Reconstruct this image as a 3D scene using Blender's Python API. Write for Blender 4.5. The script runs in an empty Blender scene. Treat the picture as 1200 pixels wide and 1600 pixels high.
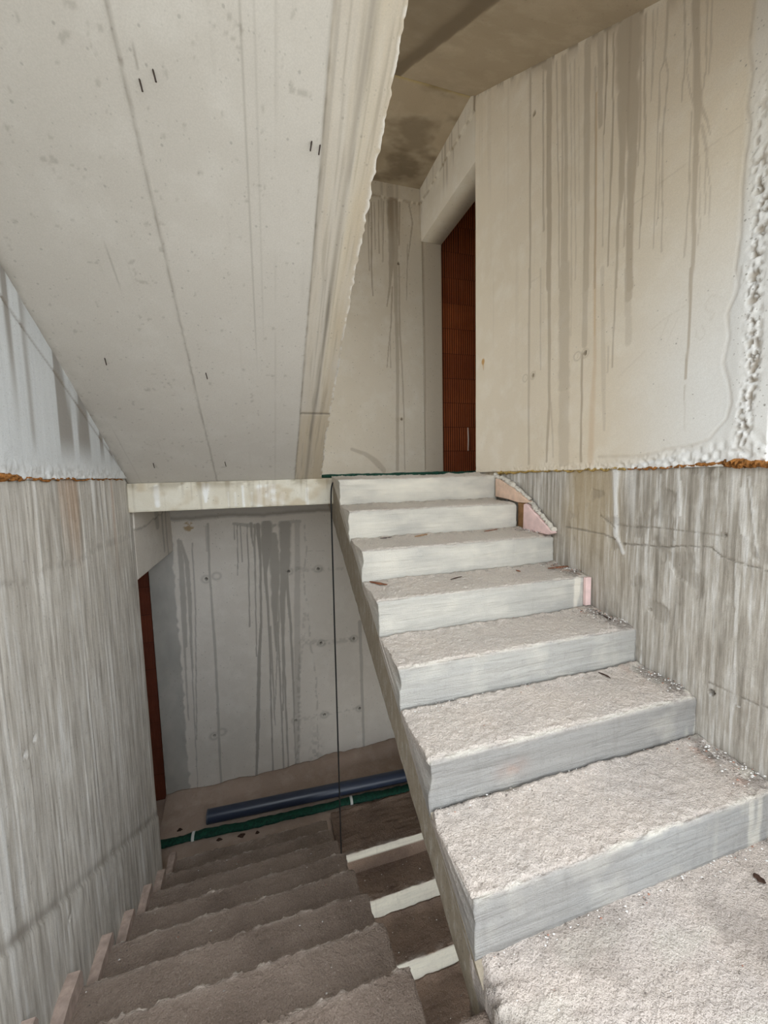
import bpy, math
import numpy as np

# ------------------------------------------------------------------ camera, sky, exposure
scene = bpy.context.scene
col = scene.collection
cam_d = bpy.data.cameras.new('camera')
cam = bpy.data.objects.new('camera', cam_d)
col.objects.link(cam)
from mathutils import Matrix, Vector
CM = [[0.9562, -0.2918, -0.0236], [-0.0497, -0.0824, -0.9954], [0.2885, 0.9529, -0.0933]]   # right, down, forward
R_, D_, F_ = [Vector(v).normalized() for v in CM]
D_ = (D_ - R_ * R_.dot(D_)).normalized()
F_ = R_.cross(D_)
cam.matrix_world = Matrix(((R_.x, -D_.x, -F_.x, 0), (R_.y, -D_.y, -F_.y, 0), (R_.z, -D_.z, -F_.z, 0), (0, 0, 0, 1)))
cam_d.sensor_fit = 'AUTO'
cam_d.sensor_width = 36
cam_d.lens = 624.3 / 1600 * 36
cam_d.clip_start = 0.02
scene.camera = cam

world = bpy.data.worlds.new('world')
scene.world = world
world.use_nodes = True
wn = world.node_tree
# overcast sky: brighter overhead than at the horizon 
tc = wn.nodes.new('ShaderNodeTexCoord'); sx = wn.nodes.new('ShaderNodeSeparateXYZ'); mr = wn.nodes.new('ShaderNodeMapRange')
wn.links.new(tc.outputs['Generated'], sx.inputs[0]); wn.links.new(sx.outputs['Z'], mr.inputs[0])
mr.inputs[1].default_value = 0; mr.inputs[2].default_value = 1; mr.inputs[3].default_value = 0.55; mr.inputs[4].default_value = 1.0
wn.nodes['Background'].inputs[0].default_value = (0.86, 0.93, 1.0, 1)
wn.links.new(mr.outputs[0], wn.nodes['Background'].inputs[1])

vs = scene.view_settings
vs.view_transform = 'Standard'
vs.look = 'None'
vs.exposure = 2.5
vs.gamma = 1
vs.use_curve_mapping = False

# ------------------------------------------------------------------ measures (metres, camera at the origin)
XL, XR, Y0, ZL, T, RI = 0.4585, 1.6033, 2.4618, -0.0147, 0.2755, 0.175      # upward flight
XW = -0.765                 # left wall
YB = 3.80                   # back wall
WT = 0.20                   # wall thickness
YD = 2.77                   # near jamb of both doorways
ZLAND = -0.018              # upper landing
ZLOW = -2.8835              # lower landing
DX, DY, DZ = 0.355, 1.033, -1.4835   # first nosing of the downward flight
ZMID = -1.445
YF = -0.35                  # open facade behind the camera
ZBOT = -4.35
ZTOP = 3.02
SL = RI / T

# ------------------------------------------------------------------ helpers
def tag(o, label=None, cat=None, group=None, kind=None):
    if label: o['label'] = label
    if cat: o['category'] = cat
    if group: o['group'] = group
    if kind: o['kind'] = kind
    return o

def empty(name, loc):
    o = bpy.data.objects.new(name, None)
    o.location = loc
    o.empty_display_size = 0.1
    col.objects.link(o)
    return o

def hsh(ix, iy, seed):
    h = (ix.astype(np.int64) * 374761393 + iy.astype(np.int64) * 668265263 + seed * 1442695041) & 0xffffffff
    h = ((h ^ (h >> 13)) * 1274126177) & 0xffffffff
    h = ((h ^ (h >> 16)) * 2246822519) & 0xffffffff
    return ((h ^ (h >> 15)) & 0xffffff) / float(0xffffff)

def vn(x, y, seed=0):
    x, y = np.broadcast_arrays(np.asarray(x, float), np.asarray(y, float))
    ix, iy = np.floor(x), np.floor(y)
    fx, fy = x - ix, y - iy
    ix, iy = ix.astype(np.int64), iy.astype(np.int64)
    fx = fx * fx * (3 - 2 * fx); fy = fy * fy * (3 - 2 * fy)
    a, b = hsh(ix, iy, seed), hsh(ix + 1, iy, seed)
    c, d = hsh(ix, iy + 1, seed), hsh(ix + 1, iy + 1, seed)
    return (a * (1 - fx) + b * fx) * (1 - fy) + (c * (1 - fx) + d * fx) * fy

def fbm(x, y, oc=4, seed=0, gain=0.5):
    s, a, n = 0, 1, 0
    for i in range(oc):
        s = s + a * vn(np.asarray(x) * 2 ** i + 17.3 * i, np.asarray(y) * 2 ** i - 9.1 * i, seed + i * 7)
        n += a; a *= gain
    return s / n          # 0..1

def sm(x, a, b):
    t = np.clip((x - a) / (b - a), 0, 1)
    return t * t * (3 - 2 * t)

def strokes(S, Zt, lines, wob=0.0, soft=0.45, widen=1.0, seed=0):
    """mask of stain runs given as polylines (s, z, half width) on a wall grid"""
    M = np.zeros(S.shape)
    s1, z1 = S[:, 0], Zt[0, :]
    for li, (pts, st) in enumerate(lines):
        for (a, b) in zip(pts[:-1], pts[1:]):
            wm = max(a[2], b[2]) * widen + 0.02
            i0, i1 = np.searchsorted(s1, [min(a[0], b[0]) - wm, max(a[0], b[0]) + wm])
            j0, j1 = np.searchsorted(z1, [min(a[1], b[1]) - wm * .5, max(a[1], b[1]) + wm * .5])
            if i1 <= i0 or j1 <= j0: continue
            s, z = S[i0:i1, j0:j1], Zt[i0:i1, j0:j1]
            s = s + wob * (vn(z * 9 + li * 3.7, li + 0.5, seed) - .5) * 2
            dx, dz = b[0] - a[0], b[1] - a[1]
            t = np.clip(((s - a[0]) * dx + (z - a[1]) * dz) / (dx * dx + dz * dz + 1e-9), 0, 1)
            d = np.hypot(s - a[0] - t * dx, z - a[1] - t * dz)
            w = (a[2] + (b[2] - a[2]) * t) * widen * (0.85 + 0.3 * vn(z * 25, li + 0.3, seed + 3))
            w = np.maximum(w, 0.0022)
            m = st * (1 - sm(d, w * (1 - soft), w * (1 + soft)))
            M[i0:i1, j0:j1] = np.maximum(M[i0:i1, j0:j1], m)
    return M

def mesh_obj(name, V, faces_arr, mat, parent=None, masks=None, smooth=True, extra=(), origin=None):
    """V (n,3) world coordinates, faces_arr (k,4) quads, extra n-gons"""
    V = np.asarray(V, float)
    if origin is None:
        origin = np.array(parent.location) if parent is not None else np.zeros(3)
    V = V - np.asarray(origin, float)
    me = bpy.data.meshes.new(name)
    nq = len(faces_arr)
    nl = nq * 4 + sum(len(e) for e in extra)
    me.vertices.add(len(V)); me.vertices.foreach_set('co', V.astype(np.float32).ravel())
    me.loops.add(nl)
    vi = np.concatenate([np.asarray(faces_arr, np.int32).ravel()] + [np.asarray(e, np.int32) for e in extra])
    me.loops.foreach_set('vertex_index', vi)
    me.polygons.add(nq + len(extra))
    st = np.concatenate([np.arange(nq) * 4, nq * 4 + np.cumsum([0] + [len(e) for e in extra])[:-1]]).astype(np.int32) if extra else (np.arange(nq) * 4).astype(np.int32)
    me.polygons.foreach_set('loop_start', st)
    sf = np.ones(nq + len(extra), bool) if smooth else np.zeros(nq + len(extra), bool)
    if extra: sf[nq:] = False
    me.update(calc_edges=True)
    me.validate()
    if len(me.polygons) == len(sf): me.polygons.foreach_set('use_smooth', sf)
    if masks is not None:
        at = me.attributes.new('mask', 'FLOAT_COLOR', 'POINT')
        mk = np.zeros((len(V), 4), np.float32)
        mk[:len(masks)] = masks
        at.data.foreach_set('color', mk.ravel())
    me.materials.append(mat)
    o = bpy.data.objects.new(name, me)
    col.objects.link(o)
    if parent is not None: o.parent = parent
    else: o.location = origin
    return o

def grid_faces(n, m, flip=False):
    i, j = np.meshgrid(np.arange(n - 1), np.arange(m - 1), indexing='ij')
    a = (i * m + j).ravel()
    f = np.stack([a, a + m, a + m + 1, a + 1], 1)
    return f[:, ::-1] if flip else f

def panel(name, O, U, Vv, N, s, t, disp, masks, mat, thick, parent=None, origin=None):
    """a relief surface O + s U + t V + disp N, closed at the back: a real slab of the given thickness"""
    O, U, Vv, N = [np.asarray(a, float) for a in (O, U, Vv, N)]
    n, m = len(s), len(t)
    S, Tt = np.meshgrid(s, t, indexing='ij')
    P = O + S[..., None] * U + Tt[..., None] * Vv + disp[..., None] * N
    flip = np.dot(np.cross(U, Vv), N) < 0
    q = grid_faces(n, m, flip)
    idx = np.arange(n * m).reshape(n, m)
    ring = np.concatenate([idx[:-1, 0], idx[-1, :-1], idx[:0:-1, -1], idx[0, :0:-1]])
    Pb = (O + S[..., None] * U + Tt[..., None] * Vv - thick * N).reshape(-1, 3)[ring]
    b = n * m + np.arange(len(ring))
    nx = np.roll(np.arange(len(ring)), -1)
    side = np.stack([ring[nx], ring, b, b[nx]], 1)
    back = b[::-1]
    if flip: side = side[:, ::-1]; back = b
    # duplicate ring vertices would smooth the arris: keep the side flat by separate verts
    Vall = np.concatenate([P.reshape(-1, 3), Pb])
    mk = None
    if masks is not None:
        mk = np.zeros((len(Vall), 4)); mk[:n * m] = masks.reshape(-1, 4); mk[n * m:] = masks.reshape(-1, 4)[ring]
    return mesh_obj(name, Vall, np.concatenate([q, side]), mat, parent, mk, True, extra=[back], origin=origin)

def box(name, x0, x1, y0, y1, z0, z1, mat, parent=None, masks=False, origin=None):
    V = [(x, y, z) for x in (x0, x1) for y in (y0, y1) for z in (z0, z1)]
    f = [(0, 1, 3, 2), (4, 6, 7, 5), (0, 4, 5, 1), (2, 3, 7, 6), (0, 2, 6, 4), (1, 5, 7, 3)]
    return mesh_obj(name, V, np.array(f), mat, parent, np.zeros((8, 4)) if masks else None, False, origin=origin)

def prism(name, poly, axis, a0, a1, mat, parent=None, origin=None, smooth=False):
    """polygon (list of 2-D points) extruded along axis 0 (x) or 1 (y)"""
    n = len(poly)
    mk = (lambda p, a: (a, p[0], p[1])) if axis == 0 else (lambda p, a: (p[0], a, p[1]))
    V = [mk(p, a0) for p in poly] + [mk(p, a1) for p in poly]
    q = [(i, (i + 1) % n, n + (i + 1) % n, n + i) for i in range(n)]
    o = mesh_obj(name, V, np.array(q), mat, parent, None, smooth, extra=[list(range(n))[::-1], list(range(n, 2 * n))], origin=origin)
    fix_normals(o)
    return o

def fix_normals(o):
    import bmesh
    bm = bmesh.new(); bm.from_mesh(o.data)
    bmesh.ops.recalc_face_normals(bm, faces=bm.faces)
    bm.to_mesh(o.data); bm.free()

def tube(name, pts, rad, mat, parent=None, seg=10, origin=None, squash=1.0, lump=0.0, seed=0, caps=True):
    """tube along a polyline with per-point radius"""
    pts = np.asarray(pts, float); n = len(pts)
    rad = np.full(n, rad) if np.isscalar(rad) else np.asarray(rad, float)
    tg = np.gradient(pts, axis=0); tg /= np.linalg.norm(tg, axis=1)[:, None] + 1e-12
    up = np.array([0, 0, 1.0])
    ref = np.where(np.abs(tg @ up)[:, None] > .92, np.array([[0, 1.0, 0]]), up[None])
    a = np.cross(tg, ref); a /= np.linalg.norm(a, axis=1)[:, None]
    b = np.cross(a, tg)
    th = np.arange(seg) / seg * 2 * np.pi
    R = rad[:, None] * np.ones(seg)[None]
    if lump: R = R * (1 + lump * (fbm(np.arange(n)[:, None] * .7, th[None] * 1.3, 3, seed) - .5) * 2)
    P = pts[:, None] + R[..., None] * (np.cos(th)[None, :, None] * a[:, None] + squash * np.sin(th)[None, :, None] * b[:, None])
    V = P.reshape(-1, 3)
    i, j = np.meshgrid(np.arange(n - 1), np.arange(seg), indexing='ij')
    q = np.stack([i * seg + j, i * seg + (j + 1) % seg, (i + 1) * seg + (j + 1) % seg, (i + 1) * seg + j], -1).reshape(-1, 4)
    ex = [list(range(seg)), list(range((n - 1) * seg, n * seg))[::-1]] if caps else []
    o = mesh_obj(name, V, q, mat, parent, None, True, extra=ex, origin=origin)
    fix_normals(o)
    return o

# ------------------------------------------------------------------ materials
def lin(r, g, b):
    f = lambda c: ((c / 255 + .055) / 1.055) ** 2.4 if c > 10 else c / 255 / 12.92
    return (f(r), f(g), f(b), 1)

class NT:
    def __init__(s, name):
        s.m = bpy.data.materials.new(name); s.m.use_nodes = True
        s.n = s.m.node_tree.nodes; s.l = s.m.node_tree.links
        s.b = s.n['Principled BSDF']
        s.pos = s.n.new('ShaderNodeNewGeometry').outputs['Position']
    def set(s, sock, v):
        if hasattr(v, 'is_linked') or isinstance(v, bpy.types.NodeSocket): s.l.new(v, sock)
        else: sock.default_value = v
    def math(s, op, a, b=0.0, clamp=False):
        n = s.n.new('ShaderNodeMath'); n.operation = op; n.use_clamp = clamp
        s.set(n.inputs[0], a); s.set(n.inputs[1], b); return n.outputs[0]
    def scale(s, vec):
        n = s.n.new('ShaderNodeVectorMath'); n.operation = 'MULTIPLY'
        s.set(n.inputs[0], s.pos); n.inputs[1].default_value = vec; return n.outputs[0]
    def noise(s, sc, detail=4, rough=.55, vec=None, dist=0):
        n = s.n.new('ShaderNodeTexNoise'); n.inputs['Scale'].default_value = sc
        n.inputs['Detail'].default_value = detail; n.inputs['Roughness'].default_value = rough; n.inputs['Distortion'].default_value = dist
        s.l.new(vec if vec is not None else s.pos, n.inputs['Vector']); return n.outputs['Fac']
    def vor(s, sc, feat='F1'):
        n = s.n.new('ShaderNodeTexVoronoi'); n.inputs['Scale'].default_value = sc; n.feature = feat
        s.l.new(s.pos, n.inputs['Vector']); return n
    def ramp(s, v, a, b, lo=0.0, hi=1.0):
        n = s.n.new('ShaderNodeMapRange'); n.clamp = True
        s.set(n.inputs[0], v); n.inputs[1].default_value = a; n.inputs[2].default_value = b
        n.inputs[3].default_value = lo; n.inputs[4].default_value = hi; return n.outputs[0]
    def mix(s, f, a, b, mode='MIX'):
        n = s.n.new('ShaderNodeMix'); n.data_type = 'RGBA'; n.blend_type = mode
        s.set(n.inputs[0], f); s.set(n.inputs[6], a); s.set(n.inputs[7], b); return n.outputs[2]
    def mask(s):
        n = s.n.new('ShaderNodeAttribute'); n.attribute_name = 'mask'
        p = s.n.new('ShaderNodeSeparateColor'); s.l.new(n.outputs['Color'], p.inputs[0])
        return p.outputs[0], p.outputs[1], p.outputs[2], n.outputs['Alpha']
    def bump(s, h, st, dist=.01):
        n = s.n.new('ShaderNodeBump'); n.inputs['Strength'].default_value = st; n.inputs['Distance'].default_value = dist
        s.l.new(h, n.inputs['Height']); s.l.new(n.outputs[0], s.b.inputs['Normal'])

def concrete(name, base, dark, light, stain, lime=(232, 230, 226), rust=(176, 122, 62), streak=0.0, grain=0.6, bump=.25, pits=.5, var=1.0, rough=.85, axis=(1, 1, .06), warm=None):
    """poured concrete: base colour, darker and lighter mottling, and stains and some painted light from the mask attribute
       (R dark run, G white lime, B rust, A second tint)"""
    k = NT(name)
    c = k.mix(k.ramp(k.noise(1.3, 3), .3, .72, 0, .8 * var), lin(*base), lin(*dark))
    c = k.mix(k.ramp(k.noise(7, 4, .62), .48, .75, 0, .7 * var), c, lin(*light))
    if streak:
        v = k.scale(axis)
        st = k.noise(42, 3, .7, v); st2 = k.noise(120, 2, .6, v)
        c = k.mix(k.ramp(st, .48, .7, 0, streak), c, lin(*stain))
        c = k.mix(k.ramp(st, .47, .28, 0, streak), c, lin(*lime))
        c = k.mix(k.ramp(st2, .5, .75, 0, .6 * streak), c, lin(*stain))
    r, g, b, a = k.mask()
    if warm: c = k.mix(a, c, lin(*warm))
    c = k.mix(g, c, lin(*lime)); c = k.mix(b, c, lin(*rust)); c = k.mix(r, c, lin(*stain))
    fine = k.noise(260, 2, .7)
    c = k.mix(k.ramp(fine, .3, .7, .35 * grain, 0), c, lin(*[x * .72 for x in base]))
    vo = k.vor(34); rnd = k.n.new('ShaderNodeSeparateColor'); k.l.new(vo.outputs['Color'], rnd.inputs[0])
    pit = k.math('MULTIPLY', k.ramp(vo.outputs['Distance'], .16, .09), k.ramp(rnd.outputs[0], .70, .72))
    c = k.mix(k.math('MULTIPLY', pit, pits), c, lin(*[x * .5 for x in base]))
    vo2 = k.vor(85); rnd2 = k.n.new('ShaderNodeSeparateColor'); k.l.new(vo2.outputs['Color'], rnd2.inputs[0])
    pit2 = k.math('MULTIPLY', k.ramp(vo2.outputs['Distance'], .26, .14), k.ramp(rnd2.outputs[0], .86, .88))
    c = k.mix(k.math('MULTIPLY', pit2, pits * .8), c, lin(*[x * .58 for x in base]))
    k.l.new(c, k.b.inputs['Base Color'])
    k.b.inputs['Roughness'].default_value = rough
    k.b.inputs['Specular IOR Level'].default_value = .25
    h = k.math('ADD', k.math('MULTIPLY', fine, .4), k.math('MULTIPLY', k.noise(45, 3, .6), .9))
    h = k.math('SUBTRACT', h, k.math('MULTIPLY', pit, 1.2 * pits))
    k.bump(h, bump, .006)
    return k.m

def plain(name, rgb, rough=.6, spec=.4, var=.15, sc=20, bump=0.0, metal=0.0):
    k = NT(name)
    c = k.mix(k.ramp(k.noise(sc, 4), .3, .7, 0, 1), lin(*rgb), lin(*[x * (1 - var) for x in rgb]))
    k.l.new(c, k.b.inputs['Base Color']); k.b.inputs['Roughness'].default_value = rough
    k.b.inputs['Specular IOR Level'].default_value = spec; k.b.inputs['Metallic'].default_value = metal
    if bump: k.bump(k.noise(sc * 4, 4), bump, .004)
    return k.m

def step_mat(name, riser, riser2, dust, dust2, white=(235, 233, 230), red=(168, 112, 84), grit=(120, 112, 104), tread_bump=.7):
    """stair concrete: board grain on the risers, gritty dust on the treads (mask R), lime and pale nosings (G), red brick dust (B), grit (A)"""
    k = NT(name)
    grain = k.noise(26, 4, .6, k.scale((.12, 1.0, 1.6)), .9)
    c = k.mix(k.ramp(grain, .36, .68, 0, .75), lin(*riser), lin(*riser2))
    runs = k.noise(30, 3, .6, k.scale((1, 1, .12)))
    c = k.mix(k.ramp(runs, .56, .74, 0, .35), c, lin(*[x * .86 for x in riser2]))
    c = k.mix(k.ramp(k.noise(60, 3, .7), .55, .72, 0, .4), c, lin(*[x * .84 for x in riser2]))
    c = k.mix(k.ramp(k.noise(5, 3, .6), .52, .75, 0, .35), c, lin(*white))
    d = k.mix(k.ramp(k.noise(4.5, 3), .35, .68), lin(*dust), lin(*dust2))
    speck = k.noise(170, 3, .75)
    d = k.mix(k.ramp(speck, .54, .70, 0, .75), d, lin(*grit))
    d = k.mix(k.ramp(speck, .42, .28, 0, .5), d, lin(*white))
    r, g, b, a = k.mask()
    c = k.mix(r, c, d); c = k.mix(b, c, lin(*red)); c = k.mix(g, c, lin(*white)); c = k.mix(a, c, lin(*grit))
    k.l.new(c, k.b.inputs['Base Color']); k.b.inputs['Roughness'].default_value = .92
    k.b.inputs['Specular IOR Level'].default_value = .15
    rb = k.math('ADD', k.math('MULTIPLY', grain, .9), k.math('MULTIPLY', speck, .35))
    tb = k.math('ADD', k.math('MULTIPLY', k.noise(75, 3, .72), 1.8), k.math('MULTIPLY', speck, 1.0))
    mx = k.n.new('ShaderNodeMix'); k.l.new(r, mx.inputs[0]); k.l.new(rb, mx.inputs[2]); k.l.new(k.math('MULTIPLY', tb, tread_bump), mx.inputs[3])
    k.bump(mx.outputs[0], .8, .010)
    return k.m

# ------------------------------------------------------------------ stain runs on the walls: (position along wall, height, half width)
R_SCR= [([(1.025, 1.132, 0.001), (1.169, 1.144, 0.0012), (1.436, 1.133, 0.0017)], 0.5), ([(1.197, 0.618, 0.0013), (1.282, 0.599, 0.0014), (1.33, 0.575, 0.0015)], 0.4), ([(1.254, 0.606, 0.0014), (1.297, 0.506, 0.0015)], 0.4), ([(1.217, 0.588, 0.0013), (1.255, 0.511, 0.0014)], 0.35), ([(1.066, 0.598, 0.0011), (1.097, 0.618, 0.0012), (1.119, 0.595, 0.0012), (1.11, 0.568, 0.0012), (1.082, 0.55, 0.0011), (1.1, 0.533, 0.0012), (1.082, 0.538, 0.0011)], 0.4), ([(1.142, 0.512, 0.0012), (1.145, 0.492, 0.0012), (1.128, 0.471, 0.0012), (1.11, 0.489, 0.0012), (1.123, 0.521, 0.0012)], 0.4), ([(2.124, 1.12, 0.0042), (2.044, 1.115, 0.0039)], 0.4), ([(1.483, 0.424, 0.0048), (1.357, 0.497, 0.0042)], 0.25)]
R_DRIP= [([(2.149, 2.32, 0.0091), (2.134, 1.091, 0.0094)], 0.7), ([(2.038, 2.233, 0.0074), (2.02, 1.352, 0.0076)], 0.6), ([(2.021, 2.228, 0.0366), (1.989, 2.166, 0.0214), (1.967, 1.019, 0.0184)], 0.75), ([(1.932, 2.137, 0.006), (1.898, 1.431, 0.006), (1.886, 0.985, 0.006)], 0.5), ([(1.89, 2.126, 0.0066), (1.875, 1.637, 0.0066), (1.869, 0.977, 0.0068)], 0.5), ([(1.874, 2.106, 0.0146), (1.849, 1.618, 0.0113), (1.844, 0.967, 0.0249)], 0.55), ([(1.833, 2.038, 0.0039), (1.822, 1.915, 0.0039), (1.795, 0.945, 0.004)], 0.4), ([(1.803, 2.031, 0.0046), (1.765, 0.972, 0.0046)], 0.35), ([(1.772, 1.973, 0.003), (1.753, 1.342, 0.003)], 0.3), ([(1.718, 2.032, 0.0211), (1.708, 1.519, 0.0186), (1.694, 0.901, 0.0174)], 0.6), ([(1.666, 1.878, 0.0068), (1.638, 0.878, 0.0069)], 0.5), ([(1.641, 1.998, 0.0184), (1.628, 1.598, 0.0132)], 0.6), ([(1.603, 1.98, 0.0051), (1.599, 1.791, 0.0057), (1.605, 1.542, 0.0032)], 0.95), ([(1.609, 1.545, 0.0032), (1.595, 1.046, 0.0033)], 0.55), ([(1.568, 1.927, 0.0049), (1.557, 1.617, 0.0049), (1.559, 1.413, 0.0068), (1.565, 1.178, 0.0038), (1.563, 0.941, 0.0032)], 0.8), ([(1.49, 1.905, 0.0648), (1.482, 1.715, 0.0565), (1.479, 1.589, 0.0482)], 0.75), ([(1.511, 1.634, 0.0263), (1.5, 1.417, 0.0176), (1.501, 1.234, 0.013), (1.514, 1.1, 0.0085), (1.513, 0.824, 0.0061)], 0.72), ([(1.46, 1.591, 0.0333), (1.45, 1.335, 0.0234), (1.452, 1.11, 0.017), (1.445, 0.794, 0.0194)], 0.75), ([(1.486, 1.269, 0.0041), (1.479, 0.986, 0.0041)], 0.5), ([(1.411, 1.843, 0.0062), (1.389, 1.257, 0.0042), (1.393, 1.12, 0.0042), (1.402, 0.933, 0.0027)], 0.65), ([(1.433, 1.849, 0.0074), (1.416, 1.434, 0.0043), (1.42, 1.279, 0.0027)], 0.6), ([(1.373, 1.822, 0.003), (1.368, 1.489, 0.003)], 0.5), ([(1.358, 1.815, 0.0025), (1.355, 1.748, 0.0025), (1.364, 1.61, 0.0025)], 0.45), ([(1.312, 1.792, 0.0047), (1.316, 1.591, 0.0057), (1.335, 1.56, 0.0034), (1.334, 1.254, 0.0034), (1.334, 0.902, 0.0025)], 0.55), ([(1.317, 1.608, 0.0038), (1.3, 1.529, 0.0033), (1.312, 1.288, 0.0038), (1.304, 1.065, 0.0029), (1.297, 0.87, 0.0029)], 0.55), ([(1.325, 1.33, 0.0024), (1.318, 1.091, 0.0024), (1.323, 0.991, 0.0025)], 0.5), ([(1.247, 1.733, 0.0043), (1.235, 1.496, 0.003), (1.24, 1.38, 0.0026)], 0.6), ([(1.216, 1.554, 0.0025), (1.227, 1.488, 0.0021), (1.208, 1.38, 0.0021), (1.193, 1.322, 0.0025)], 0.5), ([(1.203, 1.689, 0.0148), (1.188, 1.453, 0.0123), (1.177, 1.309, 0.0163), (1.18, 1.221, 0.0099), (1.177, 0.987, 0.0091), (1.17, 0.841, 0.0083), (1.172, 0.677, 0.0055)], 0.65), ([(1.163, 1.648, 0.0031), (1.155, 1.424, 0.0031), (1.166, 1.338, 0.0032)], 0.5), ([(1.147, 1.632, 0.0027), (1.144, 1.486, 0.0027), (1.145, 1.393, 0.0027)], 0.5), ([(1.165, 1.299, 0.0064), (1.142, 1.237, 0.0031), (1.13, 1.179, 0.0023)], 0.5), ([(1.162, 1.237, 0.0056), (1.141, 1.132, 0.0055), (1.14, 1.041, 0.0028), (1.133, 0.918, 0.0024)], 0.45), ([(1.14, 1.116, 0.0031), (1.119, 0.989, 0.0019), (1.118, 0.844, 0.0019)], 0.45), ([(1.201, 1.313, 0.0029), (1.196, 1.078, 0.003), (1.199, 0.921, 0.003), (1.205, 0.803, 0.003)], 0.55), ([(1.164, 1.133, 0.002), (1.15, 0.893, 0.002), (1.157, 0.818, 0.002)], 0.4), ([(2.14, 1.204, 0.0095), (2.131, 0.046, 0.0098)], 0.55), ([(2.041, 1.157, 0.0058), (2.029, 0.59, 0.0059)], 0.4), ([(1.965, 1.121, 0.0128), (1.949, 0.383, 0.0112), (1.968, 0.054, 0.0086)], 0.7), ([(1.934, 0.381, 0.0064), (1.909, 0.077, 0.0064)], 0.4), ([(1.847, 1.066, 0.0398), (1.835, 0.459, 0.0404)], 0.5), ([(1.833, 0.399, 0.0388), (1.828, 0.048, 0.0392)], 0.38), ([(1.79, 1.038, 0.0032), (1.789, 0.702, 0.0032)], 0.35), ([(1.699, 0.996, 0.0175), (1.695, 0.628, 0.0177)], 0.5), ([(1.709, 0.588, 0.0067), (1.704, 0.044, 0.0076)], 0.85), ([(1.595, 0.946, 0.0106), (1.572, 0.444, 0.0145), (1.559, 0.188, 0.0066)], 0.3), ([(1.515, 0.908, 0.0061), (1.52, 0.664, 0.005), (1.523, 0.474, 0.0038)], 0.65), ([(1.45, 0.878, 0.0206), (1.446, 0.753, 0.0206)], 0.6), ([(1.448, 0.754, 0.0172), (1.445, 0.686, 0.0172)], 0.3), ([(1.444, 0.657, 0.0172), (1.44, 0.56, 0.0173)], 0.3), ([(1.176, 0.748, 0.0051), (1.171, 0.501, 0.0055), (1.178, 0.344, 0.0052)], 0.75), ([(1.179, 0.318, 0.0039), (1.178, 0.263, 0.0039)], 0.45), ([(1.55, 0.573, 0.0051), (1.546, 0.459, 0.0052)], 0.4), ([(1.178, 0.258, 0.003), (1.173, 0.146, 0.003)], 0.2), ([(1.253, 0.784, 0.0005), (1.27, 0.792, 0.0005)], 0.0)]
R_RUST= [([(1.639, 0.905, 0.0097), (1.627, 0.522, 0.0097), (1.636, 0.329, 0.0156), (1.64, 0.03, 0.0187)], 0.35), ([(1.636, 0.965, 0.0041), (1.631, 0.65, 0.0042)], 0.6), ([(1.656, 1.755, 0.0054), (1.638, 0.878, 0.0055)], 0.6)]
R_EDGE= [([(1.01, 1.492, 0.0045), (1.019, 1.369, 0.0046), (1.001, 1.267, 0.0045), (1.015, 1.178, 0.0046), (1.002, 1.114, 0.0046), (1.013, 1.012, 0.0047), (1.017, 0.917, 0.0047), (1.013, 0.772, 0.0048), (1.025, 0.676, 0.0049), (1.008, 0.606, 0.0048)], 0.55), ([(1.011, 0.67, 0.0055), (1.017, 0.592, 0.0062), (1.042, 0.535, 0.005), (1.03, 0.455, 0.005), (1.047, 0.368, 0.0051), (1.03, 0.302, 0.0043), (1.015, 0.221, 0.0057), (1.023, 0.168, 0.0043), (1.079, 0.102, 0.0047), (1.151, 0.079, 0.006), (1.24, 0.076, 0.0057), (1.35, 0.054, 0.0075), (1.592, 0.061, 0.0055)], 0.5)]
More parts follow.
